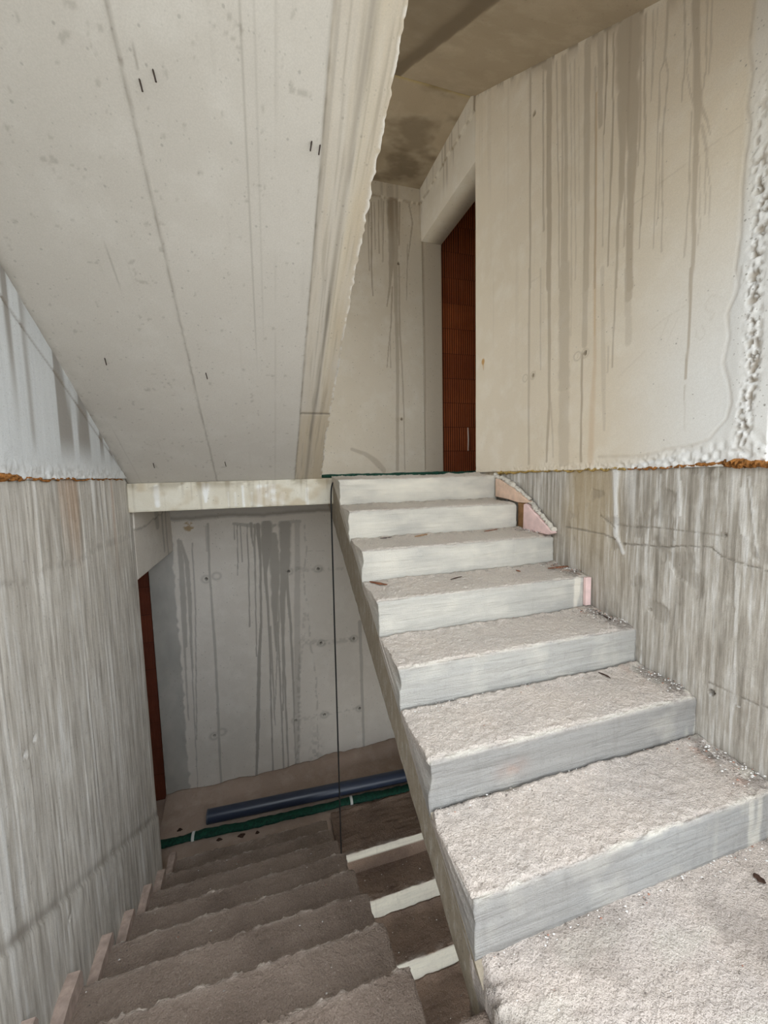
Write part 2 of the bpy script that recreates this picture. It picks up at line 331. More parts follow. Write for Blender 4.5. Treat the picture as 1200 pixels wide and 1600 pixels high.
BL_DRIP= [([(-0.475, -0.395, 0.0089), (-0.485, -0.901, 0.0091), (-0.48, -1.515, 0.0113), (-0.496, -2.337, 0.0104), (-0.506, -2.87, 0.0095)], 0.6), ([(-0.49, -0.416, 0.0079), (-0.495, -0.634, 0.008)], 0.4), ([(-0.718, -0.531, 0.0134), (-0.71, -0.704, 0.0212), (-0.712, -1.033, 0.0233), (-0.721, -1.479, 0.0137)], 0.65), ([(-0.699, -0.532, 0.0096), (-0.663, -0.73, 0.0175), (-0.662, -1.083, 0.0157), (-0.681, -1.713, 0.008)], 0.65), ([(-0.609, -0.56, 0.0059), (-0.621, -1.155, 0.0059), (-0.685, -2.366, 0.0051)], 0.6), ([(-0.67, -1.149, 0.0079), (-0.681, -1.713, 0.006), (-0.695, -2.364, 0.005), (-0.707, -2.89, 0.0031)], 0.6), ([(-0.72, -1.076, 0.0175), (-0.735, -1.704, 0.0079), (-0.738, -2.166, 0.005)], 0.6), ([(-0.257, -0.419, 0.0052), (-0.26, -0.552, 0.0052)], 0.7), ([(-0.232, -0.42, 0.0052), (-0.251, -0.88, 0.0052)], 0.75), ([(-0.205, -0.422, 0.0052), (-0.206, -0.759, 0.0052)], 0.7), ([(-0.148, -0.425, 0.0052), (-0.157, -0.866, 0.0064), (-0.175, -1.373, 0.0064)], 0.8), ([(-0.116, -0.416, 0.0148), (-0.106, -0.62, 0.0053)], 0.8), ([(-0.085, -0.429, 0.0106), (-0.109, -1.101, 0.0064), (-0.127, -1.664, 0.0054)], 0.75), ([(-0.053, -0.431, 0.0192), (-0.048, -0.761, 0.0108), (-0.073, -1.34, 0.0098), (-0.106, -1.692, 0.0153), (-0.147, -2.291, 0.0176), (-0.194, -2.903, 0.0089)], 0.85), ([(0.022, -0.435, 0.0539), (0.011, -0.651, 0.0498), (-0.011, -0.88, 0.0152), (-0.002, -1.231, 0.011), (-0.013, -1.828, 0.0078), (-0.037, -2.893, 0.0068)], 0.8), ([(0.071, -0.541, 0.0436), (0.077, -0.888, 0.044), (0.055, -1.238, 0.0266), (0.052, -1.645, 0.0067)], 0.75), ([(0.186, -0.445, 0.0554), (0.171, -0.78, 0.049), (0.132, -1.129, 0.0268), (0.115, -1.606, 0.0113), (0.086, -2.24, 0.0057)], 0.75), ([(0.176, -0.898, 0.0179), (0.193, -1.375, 0.0113), (0.195, -1.863, 0.0103), (0.186, -2.488, 0.0058)], 0.75), ([(0.087, -0.889, 0.0132), (0.088, -1.361, 0.0089), (0.009, -2.224, 0.0045)], 0.6), ([(0.008, -1.398, 0.0088), (0.006, -2.373, 0.0056)], 0.7), ([(0.077, -1.36, 0.0078), (0.07, -2.088, 0.0079), (0.066, -2.88, 0.0069)], 0.75), ([(0.121, -1.607, 0.0102), (0.111, -2.345, 0.0092), (0.11, -2.892, 0.007)], 0.75), ([(0.298, -0.44, 0.0248), (0.247, -1.626, 0.0299), (0.193, -2.874, 0.0212)], 0.4), ([(0.182, -2.36, 0.0093), (0.184, -2.872, 0.0059)], 0.6), ([(0.87, -1.465, 0.0176), (0.872, -1.98, 0.0153), (0.872, -2.882, 0.0117)], 0.55), ([(0.098, -0.44, 0.0109), (0.031, -0.459, 0.0216), (-0.262, -0.407, 0.0124)], 0.6), ([(0.321, -0.418, 0.0158), (0.143, -0.42, 0.0154)], 0.5)]
BL_BAND= [([(-0.859, -0.799, 0.1036), (-0.899, -1.676, 0.1054), (-0.897, -2.838, 0.0988)], 0.5)]
BL_CRACK= [([(0.354, -0.443, 0.008), (0.367, -0.679, 0.008), (0.333, -0.96, 0.008), (0.366, -1.277, 0.0081), (0.375, -1.645, 0.0082), (0.412, -1.901, 0.0083), (0.414, -2.153, 0.0084), (0.41, -2.876, 0.0085)], 0.6), ([(0.279, -0.872, 0.0272), (0.44, -0.894, 0.021), (0.726, -0.906, 0.0122)], 0.4), ([(0.295, -1.584, 0.0301), (0.483, -1.624, 0.0286), (0.814, -1.636, 0.0226)], 0.5), ([(0.238, -2.372, 0.0234), (0.454, -2.366, 0.0169), (0.83, -2.365, 0.0153)], 0.4), ([(0.331, -1.272, 0.0162), (0.31, -1.513, 0.0162), (0.264, -1.776, 0.0162), (0.238, -2.372, 0.0164), (0.195, -2.823, 0.0164)], 0.45), ([(0.378, -0.708, 0.0034), (0.588, -0.715, 0.0036)], 0.5)]
BU_DRIP= [([(1.1, 2.514, 0.0061), (1.085, 1.952, 0.0083), (1.09, 1.687, 0.0052)], 0.8), ([(1.065, 2.49, 0.0061), (1.063, 1.912, 0.0062)], 0.6), ([(1.127, 2.518, 0.0051), (1.126, 2.108, 0.0052)], 0.7), ([(1.169, 2.544, 0.0052), (1.163, 2.076, 0.0052)], 0.7), ([(1.22, 2.543, 0.0062), (1.196, 2.004, 0.0063)], 0.6), ([(1.304, 2.547, 0.0474), (1.289, 2.073, 0.0319), (1.261, 1.781, 0.0107), (1.229, 1.604, 0.0053)], 0.7), ([(1.335, 2.552, 0.0275), (1.323, 1.981, 0.0236), (1.32, 1.553, 0.0173), (1.327, 1.198, 0.0175), (1.302, 0.048, 0.0157)], 0.6), ([(1.286, 1.784, 0.0086), (1.268, 1.47, 0.0075), (1.215, 1.031, 0.0043)], 0.7), ([(1.256, 1.391, 0.0043), (1.252, 1.033, 0.0043)], 0.6), ([(1.378, 2.559, 0.0085), (1.363, 2.178, 0.0086)], 0.7), ([(1.474, 2.556, 0.0065), (1.503, 2.389, 0.0087), (1.453, 2.055, 0.0044)], 0.7), ([(1.45, 2.19, 0.0054), (1.431, 1.682, 0.0055)], 0.6), ([(1.359, 1.986, 0.0086), (1.353, 1.398, 0.0109), (1.373, 0.999, 0.0077), (1.381, 0.59, 0.0067), (1.381, 0.047, 0.0057)], 0.6), ([(1.61, 2.231, 0.0078), (1.612, 1.62, 0.0079), (1.614, 1.011, 0.0069), (1.606, 0.042, 0.0058)], 0.75), ([(0.844, 0.249, 0.0166), (0.969, 0.208, 0.0191), (1.074, 0.135, 0.0281), (1.158, 0.04, 0.0263)], 0.5)]
S_LIME= [([(-0.61, -0.043, 0.0146), (-0.607, -0.153, 0.0127)], 0.8), ([(-0.334, -0.046, 0.0207), (-0.339, -0.142, 0.0083)], 0.8), ([(-0.121, -0.053, 0.0076), (-0.117, -0.18, 0.0077)], 0.7), ([(-0.21, -0.09, 0.0043), (-0.209, -0.176, 0.0043)], 0.5), ([(-0.167, -0.092, 0.0054), (-0.164, -0.178, 0.0054)], 0.5), ([(-0.017, -0.062, 0.0167), (-0.018, -0.185, 0.0168)], 0.8), ([(0.067, -0.065, 0.017), (0.068, -0.177, 0.0171)], 0.8), ([(0.028, -0.063, 0.0169), (0.028, -0.169, 0.017)], 0.6), ([(0.282, -0.083, 0.0107), (0.284, -0.193, 0.0108)], 0.5), ([(0.128, -0.114, 0.0173), (0.113, -0.185, 0.0173)], 0.5), ([(-0.069, -0.095, 0.0044), (-0.067, -0.177, 0.0044)], 0.5)]
RL_LIME= [([(1.492, -0.006, 0.0187), (1.494, -0.112, 0.0113), (1.481, -0.304, 0.0113)], 0.9), ([(0.954, -0.038, 0.0027), (0.941, -0.123, 0.0033), (0.916, -0.31, 0.0026)], 0.6), ([(1.193, -0.056, 0.0054), (1.184, -0.191, 0.0054)], 0.6), ([(0.975, -0.077, 0.0027), (0.967, -0.235, 0.0027)], 0.5), ([(1.274, -0.029, 0.004), (1.273, -0.247, 0.004)], 0.5), ([(1.488, -0.203, 0.012), (1.484, -0.315, 0.0156), (1.444, -0.391, 0.0081)], 0.8), ([(0.979, -0.345, 0.0027), (0.955, -0.779, 0.002), (0.952, -0.859, 0.002), (0.937, -0.866, 0.002)], 0.5), ([(1.228, -0.36, 0.0036), (1.238, -0.564, 0.0037)], 0.4), ([(0.949, -0.248, 0.0032), (0.945, -0.338, 0.0032)], 0.6)]
RL_CRACK= [([(1.811, -0.313, 0.0041), (1.695, -0.316, 0.0037), (1.557, -0.32, 0.0032), (1.487, -0.336, 0.003)], 0.8), ([(1.478, -0.263, 0.0042), (1.403, -0.265, 0.0038), (1.299, -0.254, 0.0034), (1.171, -0.254, 0.003), (1.016, -0.25, 0.0024), (0.888, -0.25, 0.002)], 0.5), ([(1.445, -0.35, 0.0035), (1.336, -0.338, 0.0031), (1.239, -0.331, 0.0028), (1.168, -0.313, 0.0025), (1.065, -0.301, 0.0022), (1.023, -0.33, 0.0021), (0.944, -0.345, 0.0019), (0.882, -0.35, 0.0018)], 0.7), ([(1.579, -0.227, 0.0033), (1.489, -0.28, 0.003)], 0.6), ([(1.047, -0.826, 0.0023), (0.945, -0.827, 0.002), (0.857, -0.82, 0.0017)], 0.7)]
L_CRACK= [([(1.458, -0.298, 0.0114), (1.533, -0.318, 0.0119), (1.618, -0.333, 0.009), (1.739, -0.303, 0.0119), (1.971, -0.34, 0.0141), (2.183, -0.31, 0.0155), (2.631, -0.323, 0.02), (2.864, -0.301, 0.016)], 0.5)]

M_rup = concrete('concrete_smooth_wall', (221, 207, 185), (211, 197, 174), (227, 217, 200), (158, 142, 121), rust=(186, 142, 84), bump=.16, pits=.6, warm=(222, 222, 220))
M_rlow = concrete('concrete_streaked_wall', (186, 178, 166), (162, 154, 142), (206, 200, 190), (112, 104, 92), streak=.75, bump=.5, pits=.5, warm=(176, 156, 122))
M_left = concrete('concrete_limed_wall', (207, 200, 189), (187, 180, 169), (220, 215, 206), (132, 124, 114), streak=.75, bump=.4, pits=.25, warm=(206, 209, 210))
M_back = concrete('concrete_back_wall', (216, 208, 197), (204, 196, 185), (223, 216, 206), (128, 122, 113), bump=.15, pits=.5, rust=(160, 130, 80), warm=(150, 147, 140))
M_bup = concrete('concrete_upper_back_wall', (216, 205, 187), (206, 194, 174), (222, 214, 200), (147, 131, 111), bump=.15, pits=.6, warm=(192, 178, 158))
M_soff = concrete('concrete_soffit', (200, 194, 185), (191, 185, 176), (205, 200, 192), (120, 112, 100), bump=.12, pits=.3, rust=(212, 196, 160), warm=(188, 174, 152), axis=(1, .06, .06))
M_ceil = concrete('concrete_ceiling', (190, 174, 150), (172, 156, 132), (200, 186, 163), (108, 93, 73), bump=.12, pits=.3, rust=(190, 168, 104))
M_slab = concrete('concrete_slab_edge', (224, 217, 200), (206, 198, 180), (234, 230, 218), (150, 136, 112), bump=.4, pits=.4, rust=(180, 154, 110), lime=(248, 248, 246))
M_floor = concrete('dusty_concrete_floor', (182, 160, 144), (158, 138, 123), (194, 176, 161), (108, 94, 84), bump=.9, pits=.2)
M_side = concrete('concrete_stair_side', (158, 146, 128), (139, 128, 110), (171, 160, 144), (112, 100, 84), streak=.25, axis=(1, 1, .3), bump=.8, pits=.7)
M_stepu = step_mat('stair_concrete_pale', (154, 152, 148), (137, 136, 133), (212, 197, 185), (200, 188, 179), white=(227, 220, 205), tread_bump=1.1)
M_stepd = step_mat('stair_concrete_dirty', (166, 149, 135), (144, 128, 115), (154, 137, 124), (132, 116, 104), white=(206, 192, 179), grit=(104, 92, 82))
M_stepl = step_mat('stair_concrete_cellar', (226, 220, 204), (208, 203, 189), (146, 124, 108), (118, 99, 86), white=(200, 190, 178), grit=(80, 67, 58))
M_out = concrete('outdoor_ground', (186, 180, 168), (168, 162, 150), (196, 190, 178), (140, 134, 124))

# ------------------------------------------------------------------ walls
def ar(a, b, d): return np.linspace(a, b, max(2, int(round((b - a) / d)) + 1))
def hole(S, Z, s, z, r, depth):
    d = np.hypot(S - s, Z - z)
    return -depth * (1 - sm(d, r * .75, r * 1.05))
def ring(S, Z, s, z, r, w=.005):
    d = np.hypot((S - s), (Z - z) * 1.15)
    return np.exp(-((d - r) / w) ** 2)
def dot(S, Z, s, z, r): return 1 - sm(np.hypot(S - s, Z - z), r * .8, r * 1.1)

# --- right wall, lower pour (structure root)
s = np.concatenate([ar(YF, .78, .05)[:-1], ar(.78, 2.8, .0055), ar(2.8, YB + .2, .06)[1:]])
t = np.concatenate([ar(ZBOT, -1.55, .06)[:-1], ar(-1.55, .0, .0055)])
S, Z = np.meshgrid(s, t, indexing='ij')
d = .004 * (fbm(S * 3, Z * 3, 4, 11) - .5) + .002 * (fbm(S * 55, Z * 4, 3, 12) - .5)
runs = sm(vn(S * 38, Z * 1.2, 13), .72, .9) * sm(vn(S * 9, Z * 5, 14), .3, .6)
d += .002 * runs
lm_ = strokes(S, Z, RL_LIME, .003, .5, 1.0, 3)
d += .004 * lm_
ck = strokes(S, Z, RL_CRACK, .004, .3, 1.0, 5)
d -= .006 * ck
low = sm(fbm(S * 8, Z * 8, 4, 17), .62, .75)
d -= .004 * low * (Z > -.95)
for (a, b) in ((1.033, -.858), (1.02, -.25), (1.3, -.62)): d += hole(S, Z, a, b, .011, .05) if a == 1.033 else hole(S, Z, a, b, .006, .01)
m = np.zeros(S.shape + (4,))
up_band = sm(Z, -.40, -.05)
m[..., 0] = np.clip(.75 * ck + .8 * dot(S, Z, 1.033, -.858, .012) + .3 * low, 0, 1)
m[..., 1] = np.clip(lm_ + .45 * runs * (.4 + .6 * up_band) + .5 * sm(-Z + .63 * (S - 1.04) * -1 - .86, .0, .06) * 0, 0, 1)
m[..., 3] = .75 * sm(fbm(S * 3.2 + 4, Z * .7, 3, 21), .42, .62) * sm(S, 1.15, 1.7) * sm(Z, -.75, -.1)
wall_right = panel('wall_right', (XR, 0, 0), (0, 1, 0), (0, 0, 1), (-1, 0, 0), s, t, d, m, M_rlow, WT)
tag(wall_right, 'grey streaked concrete wall along the right of the stairs', None, None, 'structure')

# --- right wall, upper pour with drip stains and honeycombed edge
YE = .900                                                                  # the upper pour ends here: open side above the parapet
s = ar(YE, YD, .005)
t = np.concatenate([ar(.0, 2.34, .006), ar(2.34, ZTOP, .02)[1:]])
S, Z = np.meshgrid(s, t, indexing='ij')
dr = strokes(S, Z, R_DRIP, .003, .25, 1.0, 31)
ru = strokes(S, Z, R_RUST, .002, .6, 1.0, 33)
scr_ = strokes(S, Z, R_SCR, .002, .5, 1.0, 39)
ed = strokes(S, Z, R_EDGE, .006, .6, 1.0, 35)
d = .012 + .004 * (fbm(S * 2.2, Z * 2.2, 3, 30) - .5)
hc = np.exp(-((S - .965 - .012 * (vn(Z * 6, 0.2, 41) - .5) * 2) / .020) ** 2) * sm(Z, .02, .1) * (1 - sm(Z, .85, 1.35))
hb = np.exp(-(Z / (.035 + .03 * sm(S, 1.5, 1.0))) ** 2)          # ragged foot of the pour
pit = sm(fbm(S * 95, Z * 70, 3, 43), .54, .62)
d += (hc * .007 + .008 * hb) * (fbm(S * 80, Z * 80, 4, 44) - .55) * 2 - .014 * hc * pit
d -= .012 * hb * sm(vn(S * 60, Z * 60, 45), .55, .7) * sm(S, 1.9, 1.2)
d -= .004 * ed
d += .003 * sm(S, 1.04, .99)
for (a, b) in ((1.6917, .586), (2.0994, .572)): d += hole(S, Z, a, b, .011, .04) - .002 * ring(S, Z, a, b, .022)
for (a, b) in ((1.743, .585), (2.1727, .574)): d += hole(S, Z, a, b, .008, .006) - .002 * ring(S, Z, a, b, .022)
d += hole(S, Z, 2.108, 2.03, .012, .02)
m = np.zeros(S.shape + (4,))
brd = sm(fbm(S * 30, Z * .9, 3, 47), .62, .8) * sm(Z, .35, 1.2) * sm(S, 1.2, 1.45) * .12
m[..., 0] = np.clip(dr * .85 + .5 * ed * (.4 + .9 * vn(S * 30, Z * 30, 46)) + .4 * scr_ + brd + .75 * hc * pit + .7 * (dot(S, Z, 1.6917, .586, .012) + dot(S, Z, 2.0994, .572, .012) + dot(S, Z, 2.108, 2.03, .012)), 0, 1)
for (a, b) in ((1.6917, .586), (2.0994, .572), (1.743, .585), (2.1727, .574)): m[..., 0] = np.maximum(m[..., 0], .45 * ring(S, Z, a, b, .024, .004))
wz = 2.6872 + .592 * (S - 2.7955) - Z
wsh = np.exp(-(wz / .05) ** 2) * sm(S, 2.6, 2.3) + 1.2 * np.exp(-(wz / .012) ** 2) * sm(vn(S * 40, S * 0, 49), .2, .5)                 # dirty wash at the head of the runs
m[..., 0] = np.clip(np.maximum(m[..., 0], .55 * wsh * sm(vn(S * 30, Z * 8, 48), .25, .6)), 0, 1)
m[..., 2] = np.clip(.8 * ru + .9 * dot(S, Z, 2.666, .806, .022) + .6 * strokes(S, Z, [([(2.666, .80, .014), (2.66, .745, .004)], 1.)], 0, .4), 0, 1)
m[..., 1] = np.clip(.6 * hc * (1 - pit) + .45 * hb * sm(S, 2.0, 1.2), 0, 1)
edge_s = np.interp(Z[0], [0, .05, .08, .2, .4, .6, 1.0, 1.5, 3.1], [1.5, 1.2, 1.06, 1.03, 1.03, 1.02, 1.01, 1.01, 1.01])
m[..., 3] = np.clip(.45 * sm(edge_s[None] - S, -.02, .02) + .8 * sm(S, 1.65, 1.05) * (1 - sm(Z, .25, 1.25)), 0, .85)  # pale edge patch, plus light from the open side painted in as tint
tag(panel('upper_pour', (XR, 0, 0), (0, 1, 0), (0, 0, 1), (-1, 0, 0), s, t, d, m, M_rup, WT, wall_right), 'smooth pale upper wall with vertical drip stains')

# --- right wall, lintel over the doorway, with the slab band along its top
s = ar(YD, YB + .0, .008)
t = ar(2.2375, ZTOP, .008)
S, Z = np.meshgrid(s, t, indexing='ij')
jl = 2.575 + .012 * (fbm(S * 14, S * 0, 3, 51) - .5) * 2 + .10 * sm(S, 2.9, 2.77) * 0
d = .012 + .014 * sm(Z, jl - .004, jl + .004) + .003 * (fbm(S * 8, Z * 8, 3, 52) - .5)
m = np.zeros(S.shape + (4,))
m[..., 0] = np.clip(.75 * np.exp(-((Z - jl) / .007) ** 2) * sm(vn(S * 30, Z * 0, 54), .25, .5) + .5 * sm(vn(S * 45, Z * 1.5, 53), .68, .85) * sm(Z, 2.3, 2.5), 0, 1)
tag(panel('door_lintel', (XR, 0, 0), (0, 1, 0), (0, 0, 1), (-1, 0, 0), s, t, d, m, M_bup, WT, wall_right), 'concrete lintel above the upper doorway')
# far jamb of the upper doorway is the end of the back wall

# --- left wall: lower streaked pour, upper limed pour, lintel over the lower doorway
s = np.concatenate([ar(YF, 1.2, .06)[:-1], ar(1.2, YD, .006)])
t = np.concatenate([ar(ZBOT, -2.95, .08)[:-1], ar(-2.95, .012, .007)])
S, Z = np.meshgrid(s, t, indexing='ij')
ck = strokes(S, Z, L_CRACK, .006, .6, 1.0, 61)
d = .004 * (fbm(S * 3, Z * 3, 4, 62) - .5) + .0025 * (fbm(S * 60, Z * 2, 3, 63) - .5)
runs = sm(vn(S * 46, Z * .9, 64), .72, .92)
runs2 = sm(vn(S * 30 + 7, Z * 1.4, 65), .75, .93) * sm(Z, -.6, -.2)
stp = (Z - (-1.3518)) + .584 * (S - 1.3268)                               # formwork edge above the stair line
d += .002 * runs + .003 * runs2 - .004 * ck * (fbm(S * 50, Z * 50, 3, 66)) + .006 * (1 - sm(stp, -.012, .012))
for (a, b) in ((1.5457, -.8506), (1.4861, -.8653)): d += hole(S, Z, a, b, .013, .008) - .002 * ring(S, Z, a, b, .026)
d += hole(S, Z, 2.05, -1.75, .008, .02) + hole(S, Z, 2.69, -2.33, .008, .02) + hole(S, Z, 1.62, -1.60, .01, .02)
m = np.zeros(S.shape + (4,))
m[..., 0] = np.clip(.45 * ck * sm(vn(S * 40, Z * 40, 67), .35, .6) + .8 * np.exp(-((stp - .02) / .022) ** 2) * (.3 + .7 * vn(S * 12, Z * 12, 68)) + .25 * sm(vn(S * 26, Z * .5, 69), .5, .8), 0, 1)
for (a, b) in ((2.05, -1.75), (2.69, -2.33), (1.62, -1.60)): m[..., 0] = np.maximum(m[..., 0], .9 * dot(S, Z, a, b, .009))
m[..., 1] = np.clip(.4 * runs + .8 * runs2, 0, 1)
for (a, b) in ((1.5457, -.8506), (1.4861, -.8653)): m[..., 1] = np.maximum(m[..., 1], .6 * dot(S, Z, a, b, .012))
m[..., 2] = .35 * sm(vn(S * 9, Z * .8, 70), .78, .95) * sm(Z, -.6, -.1)
wall_left = panel('wall_left', (XW, 0, 0), (0, 1, 0), (0, 0, 1), (1, 0, 0), s, t, d, m, M_left, WT)
tag(wall_left, 'grey concrete wall with lime streaks along the left of the stairs', None, None, 'structure')
s = np.concatenate([ar(YF, 1.3, .06)[:-1], ar(1.3, YD, .007)])
t = np.concatenate([ar(.012, .9, .007), ar(.9, ZTOP, .06)[1:]])
S, Z = np.meshgrid(s, t, indexing='ij')
hb = np.exp(-((Z - .012) / .05) ** 2)
dr = sm(vn(S * 24, Z * 1.1, 72), .48, .72) * sm(Z, .06, .2)
d = .012 + .004 * (fbm(S * 3, Z * 3, 3, 71) - .5) + .016 * hb * (fbm(S * 60, Z * 60, 4, 73) - .55)
line = np.exp(-((Z - .64 + .52 * (S - 1.5)) / .006) ** 2)
d -= .004 * line
m = np.zeros(S.shape + (4,))
m[..., 3] = .85
m[..., 0] = np.clip(.8 * dr + .6 * line + .35 * hb * sm(vn(S * 60, Z * 60, 74), .6, .75), 0, 1)
m[..., 1] = .4 * hb
tag(panel('upper_pour', (XW, 0, 0), (0, 1, 0), (0, 0, 1), (1, 0, 0), s, t, d, m, M_left, WT, wall_left), 'whitish upper wall under the overhead flight')
s = ar(YD, YB + .0, .01)
t = ar(-.6125, .0, .008)
S, Z = np.meshgrid(s, t, indexing='ij')
jl = -.30 + .02 * (fbm(S * 9, S * 0, 3, 76) - .5) * 2 + .05 * sm(S, 2.9, 3.8)
d = .003 * (fbm(S * 6, Z * 6, 3, 75) - .5) + .006 * sm(Z, jl - .004, jl + .004)
m = np.zeros(S.shape + (4,))
m[..., 0] = np.clip(.5 * np.exp(-((Z - jl) / .008) ** 2) + .55 * strokes(S, Z, [([(3.3, -.22, .05), (3.35, -.33, .06)], .8), ([(3.5, -.25, .03), (3.5, -.55, .025)], .8), ([(3.62, -.22, .02), (3.62, -.6, .02)], .8)], .01, .4), 0, 1)
tag(panel('door_lintel', (XW, 0, 0), (0, 1, 0), (0, 0, 1), (1, 0, 0), s, t, d, m, M_back, WT, wall_left), 'concrete lintel above the lower doorway')

# --- back wall below the upper landing
s = np.concatenate([ar(XW - WT, 1.35, .006), ar(1.35, XR + WT, .04)[1:]])
t = np.concatenate([ar(ZBOT, -3.0, .1)[:-1], ar(-3.0, -.1, .0075)])
S, Z = np.meshgrid(s, t, indexing='ij')
dr = strokes(S, Z, BL_DRIP, .003, .25, 1.0, 81)
ck = strokes(S, Z, BL_CRACK, .012, .5, 1.0, 83)
jz = np.interp(S[:, 0], [-.97, -.74, -.6, -.35, 0, .36, 1.6], [-.30, -.36, -.36, -.345, -.36, -.345, -.345])[:, None] + .012 * (fbm(S * 20, Z * 0, 3, 84) - .5)
d = .003 * (fbm(S * 3, Z * 3, 3, 85) - .5) + .010 * sm(Z, jz - .005, jz + .006) - .006 * ck * fbm(S * 40, Z * 40, 3, 86)
d += .004 * np.exp(-((S + .768) / .008) ** 2) * (vn(S * 20, Z * 30, 87) - .3)
ties = [(-.5178, -.8895, 1), (-.43, -.87, 0), (-.5356, -2.3648, 1), (-.47, -2.34, 0), (.1989, -.8875, 1), (.4749, -.8885, 1), (.4774, -1.6287, 1), (.804, -1.631, 1), (.481, -2.3695, 1), (.841, -2.375, 1), (.2, -2.37, 1)]
m = np.zeros(S.shape + (4,))
for (a, b, h) in ties:
    d += hole(S, Z, a, b, .013, .035) if h else 0
    m[..., 0] = np.maximum(m[..., 0], .35 * ring(S, Z, a, b, .035, .012))
    if h: m[..., 0] = np.maximum(m[..., 0], 1.0 * dot(S, Z, a, b, .014))
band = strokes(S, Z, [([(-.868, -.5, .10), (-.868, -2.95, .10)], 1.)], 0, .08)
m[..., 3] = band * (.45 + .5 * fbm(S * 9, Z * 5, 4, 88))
m[..., 0] = np.clip(np.maximum(m[..., 0], .85 * dr) + .55 * ck * sm(vn(S * 45, Z * 45, 89), .3, .6) + .5 * sm(Z, jz - .01, jz) * (1 - sm(Z, jz + .02, jz + .05)) * .6 + .45 * sm(Z, jz + .0, jz + .02), 0, 1)
m[..., 2] = .8 * dot(S, Z, -.63, -.41, .045) * sm(fbm(S * 40, Z * 40, 3, 90), .4, .55)
lowd = sm(Z, -2.55, -2.9) * sm(S, .25, .45)
m[..., 0] = np.maximum(m[..., 0], .4 * sm(fbm(S * 25, Z * 25, 4, 91), .5, .62) * sm(Z, -2.3, -2.8) * np.exp(-((S - .38) / .06) ** 2))
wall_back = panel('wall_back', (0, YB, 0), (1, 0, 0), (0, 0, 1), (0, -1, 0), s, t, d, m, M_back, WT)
tag(wall_back, 'grey concrete back wall with dark water runs behind the lower landing', None, None, 'structure')
# --- back wall above the upper landing
s = np.concatenate([ar(XW, .35, .06)[:-1], ar(.35, XR + WT, .006)])
t = ar(-.1, ZTOP, .0075)
S, Z = np.meshgrid(s, t, indexing='ij')
dr = strokes(S, Z, BU_DRIP, .002, .25, 1.0, 95)
jz = 2.575 + .012 * (fbm(S * 22, Z * 0, 3, 96) - .5) * 2
d = .003 * (fbm(S * 3, Z * 3, 3, 97) - .5) + .014 * sm(Z, jz - .004, jz + .005) * (S < XR)
d += hole(S, Z, 1.3587, .542, .012, .03) + hole(S, Z, 1.32, .545, .010, .004) + hole(S, Z, 1.356, 2.006, .011, .02) - .003 * ring(S, Z, 1.3587, .542, .024) - .003 * ring(S, Z, 1.32, .545, .022)
d -= .004 * np.exp(-((S - XR - .003) / .005) ** 2)
m = np.zeros(S.shape + (4,))
m[..., 0] = np.clip(.85 * dr + .8 * np.exp(-((Z - jz) / .009) ** 2) * sm(vn(S * 40, Z * 0, 98), .25, .5) + dot(S, Z, 1.3587, .542, .013) + dot(S, Z, 1.356, 2.006, .012) + .35 * sm(vn(S * 40, Z * 1.2, 99), .6, .85) * sm(Z, 2.0, 2.5), 0, 1)
m[..., 3] = .7 * sm(S, XR - .004, XR + .004)
tag(panel('upper_pour', (0, YB, 0), (1, 0, 0), (0, 0, 1), (0, -1, 0), s, t, d, m, M_bup, WT, wall_back), 'beige back wall above the upper landing')

# ------------------------------------------------------------------ landings and ceilings
s = ar(XW, XR, .006); t = ar(-.19, ZLAND, .0045)
S, Z = np.meshgrid(s, t, indexing='ij')
lim = strokes(S, Z, S_LIME, .004, .5, 1.0, 101)
ragb = sm(Z, -.178, -.19) * fbm(S * 30, Z * 0, 3, 102)
d = .004 * (fbm(S * 14, Z * 14, 4, 103) - .5) + .003 * lim - .008 * ragb
m = np.zeros(S.shape + (4,))
m[..., 1] = lim
m[..., 0] = .55 * sm(Z, -.075, -.03) * sm(fbm(S * 9, Z * 20, 4, 104), .45, .6) + .3 * sm(vn(S * 60, Z * 3, 105), .7, .9)
m[..., 2] = .45 * sm(fbm(S * 6 + 3, Z * 8, 3, 106), .55, .7)
floor = panel('floor', (0, 2.70, 0), (1, 0, 0), (0, 0, 1), (0, -1, 0), s, t, d, m, M_slab, YB - 2.70)
tag(floor, 'white-stained edge of the upper landing slab', None, None, 'structure')

def rough_floor(name, x0, x1, y0, y1, z, thick, mat, amp, dx, seed, edge=None):
    s = ar(x0, x1, dx); t = ar(y0, y1, dx)
    S, Tt = np.meshgrid(s, t, indexing='ij')
    d = amp * (fbm(S * 6, Tt * 6, 5, seed) - .5) + amp * .8 * (fbm(S * 40, Tt * 40, 3, seed + 1) - .5)
    if edge is not None: d += edge(S, Tt)
    return panel(name, (0, 0, z), (1, 0, 0), (0, 1, 0), (0, 0, 1), s, t, d, np.zeros(S.shape + (4,)), mat, thick)
bank = lambda S, Y: .05 * sm(Y, 3.62, 3.80) * (.5 + fbm(S * 5, Y * 5, 3, 110)) + .05 * sm(Y, 3.66, 3.74) * sm(S, .35, .5) - .03 * (S > XL - .05) * (1 - sm(Y, 3.12, 3.17))
lowland = rough_floor('floor_lower_landing', XW - WT, XR, 2.86, YB, ZLOW, .18, M_floor, .010, .012, 111, bank)
tag(lowland, 'dirty brown concrete floor of the lower landing', None, None, 'structure')
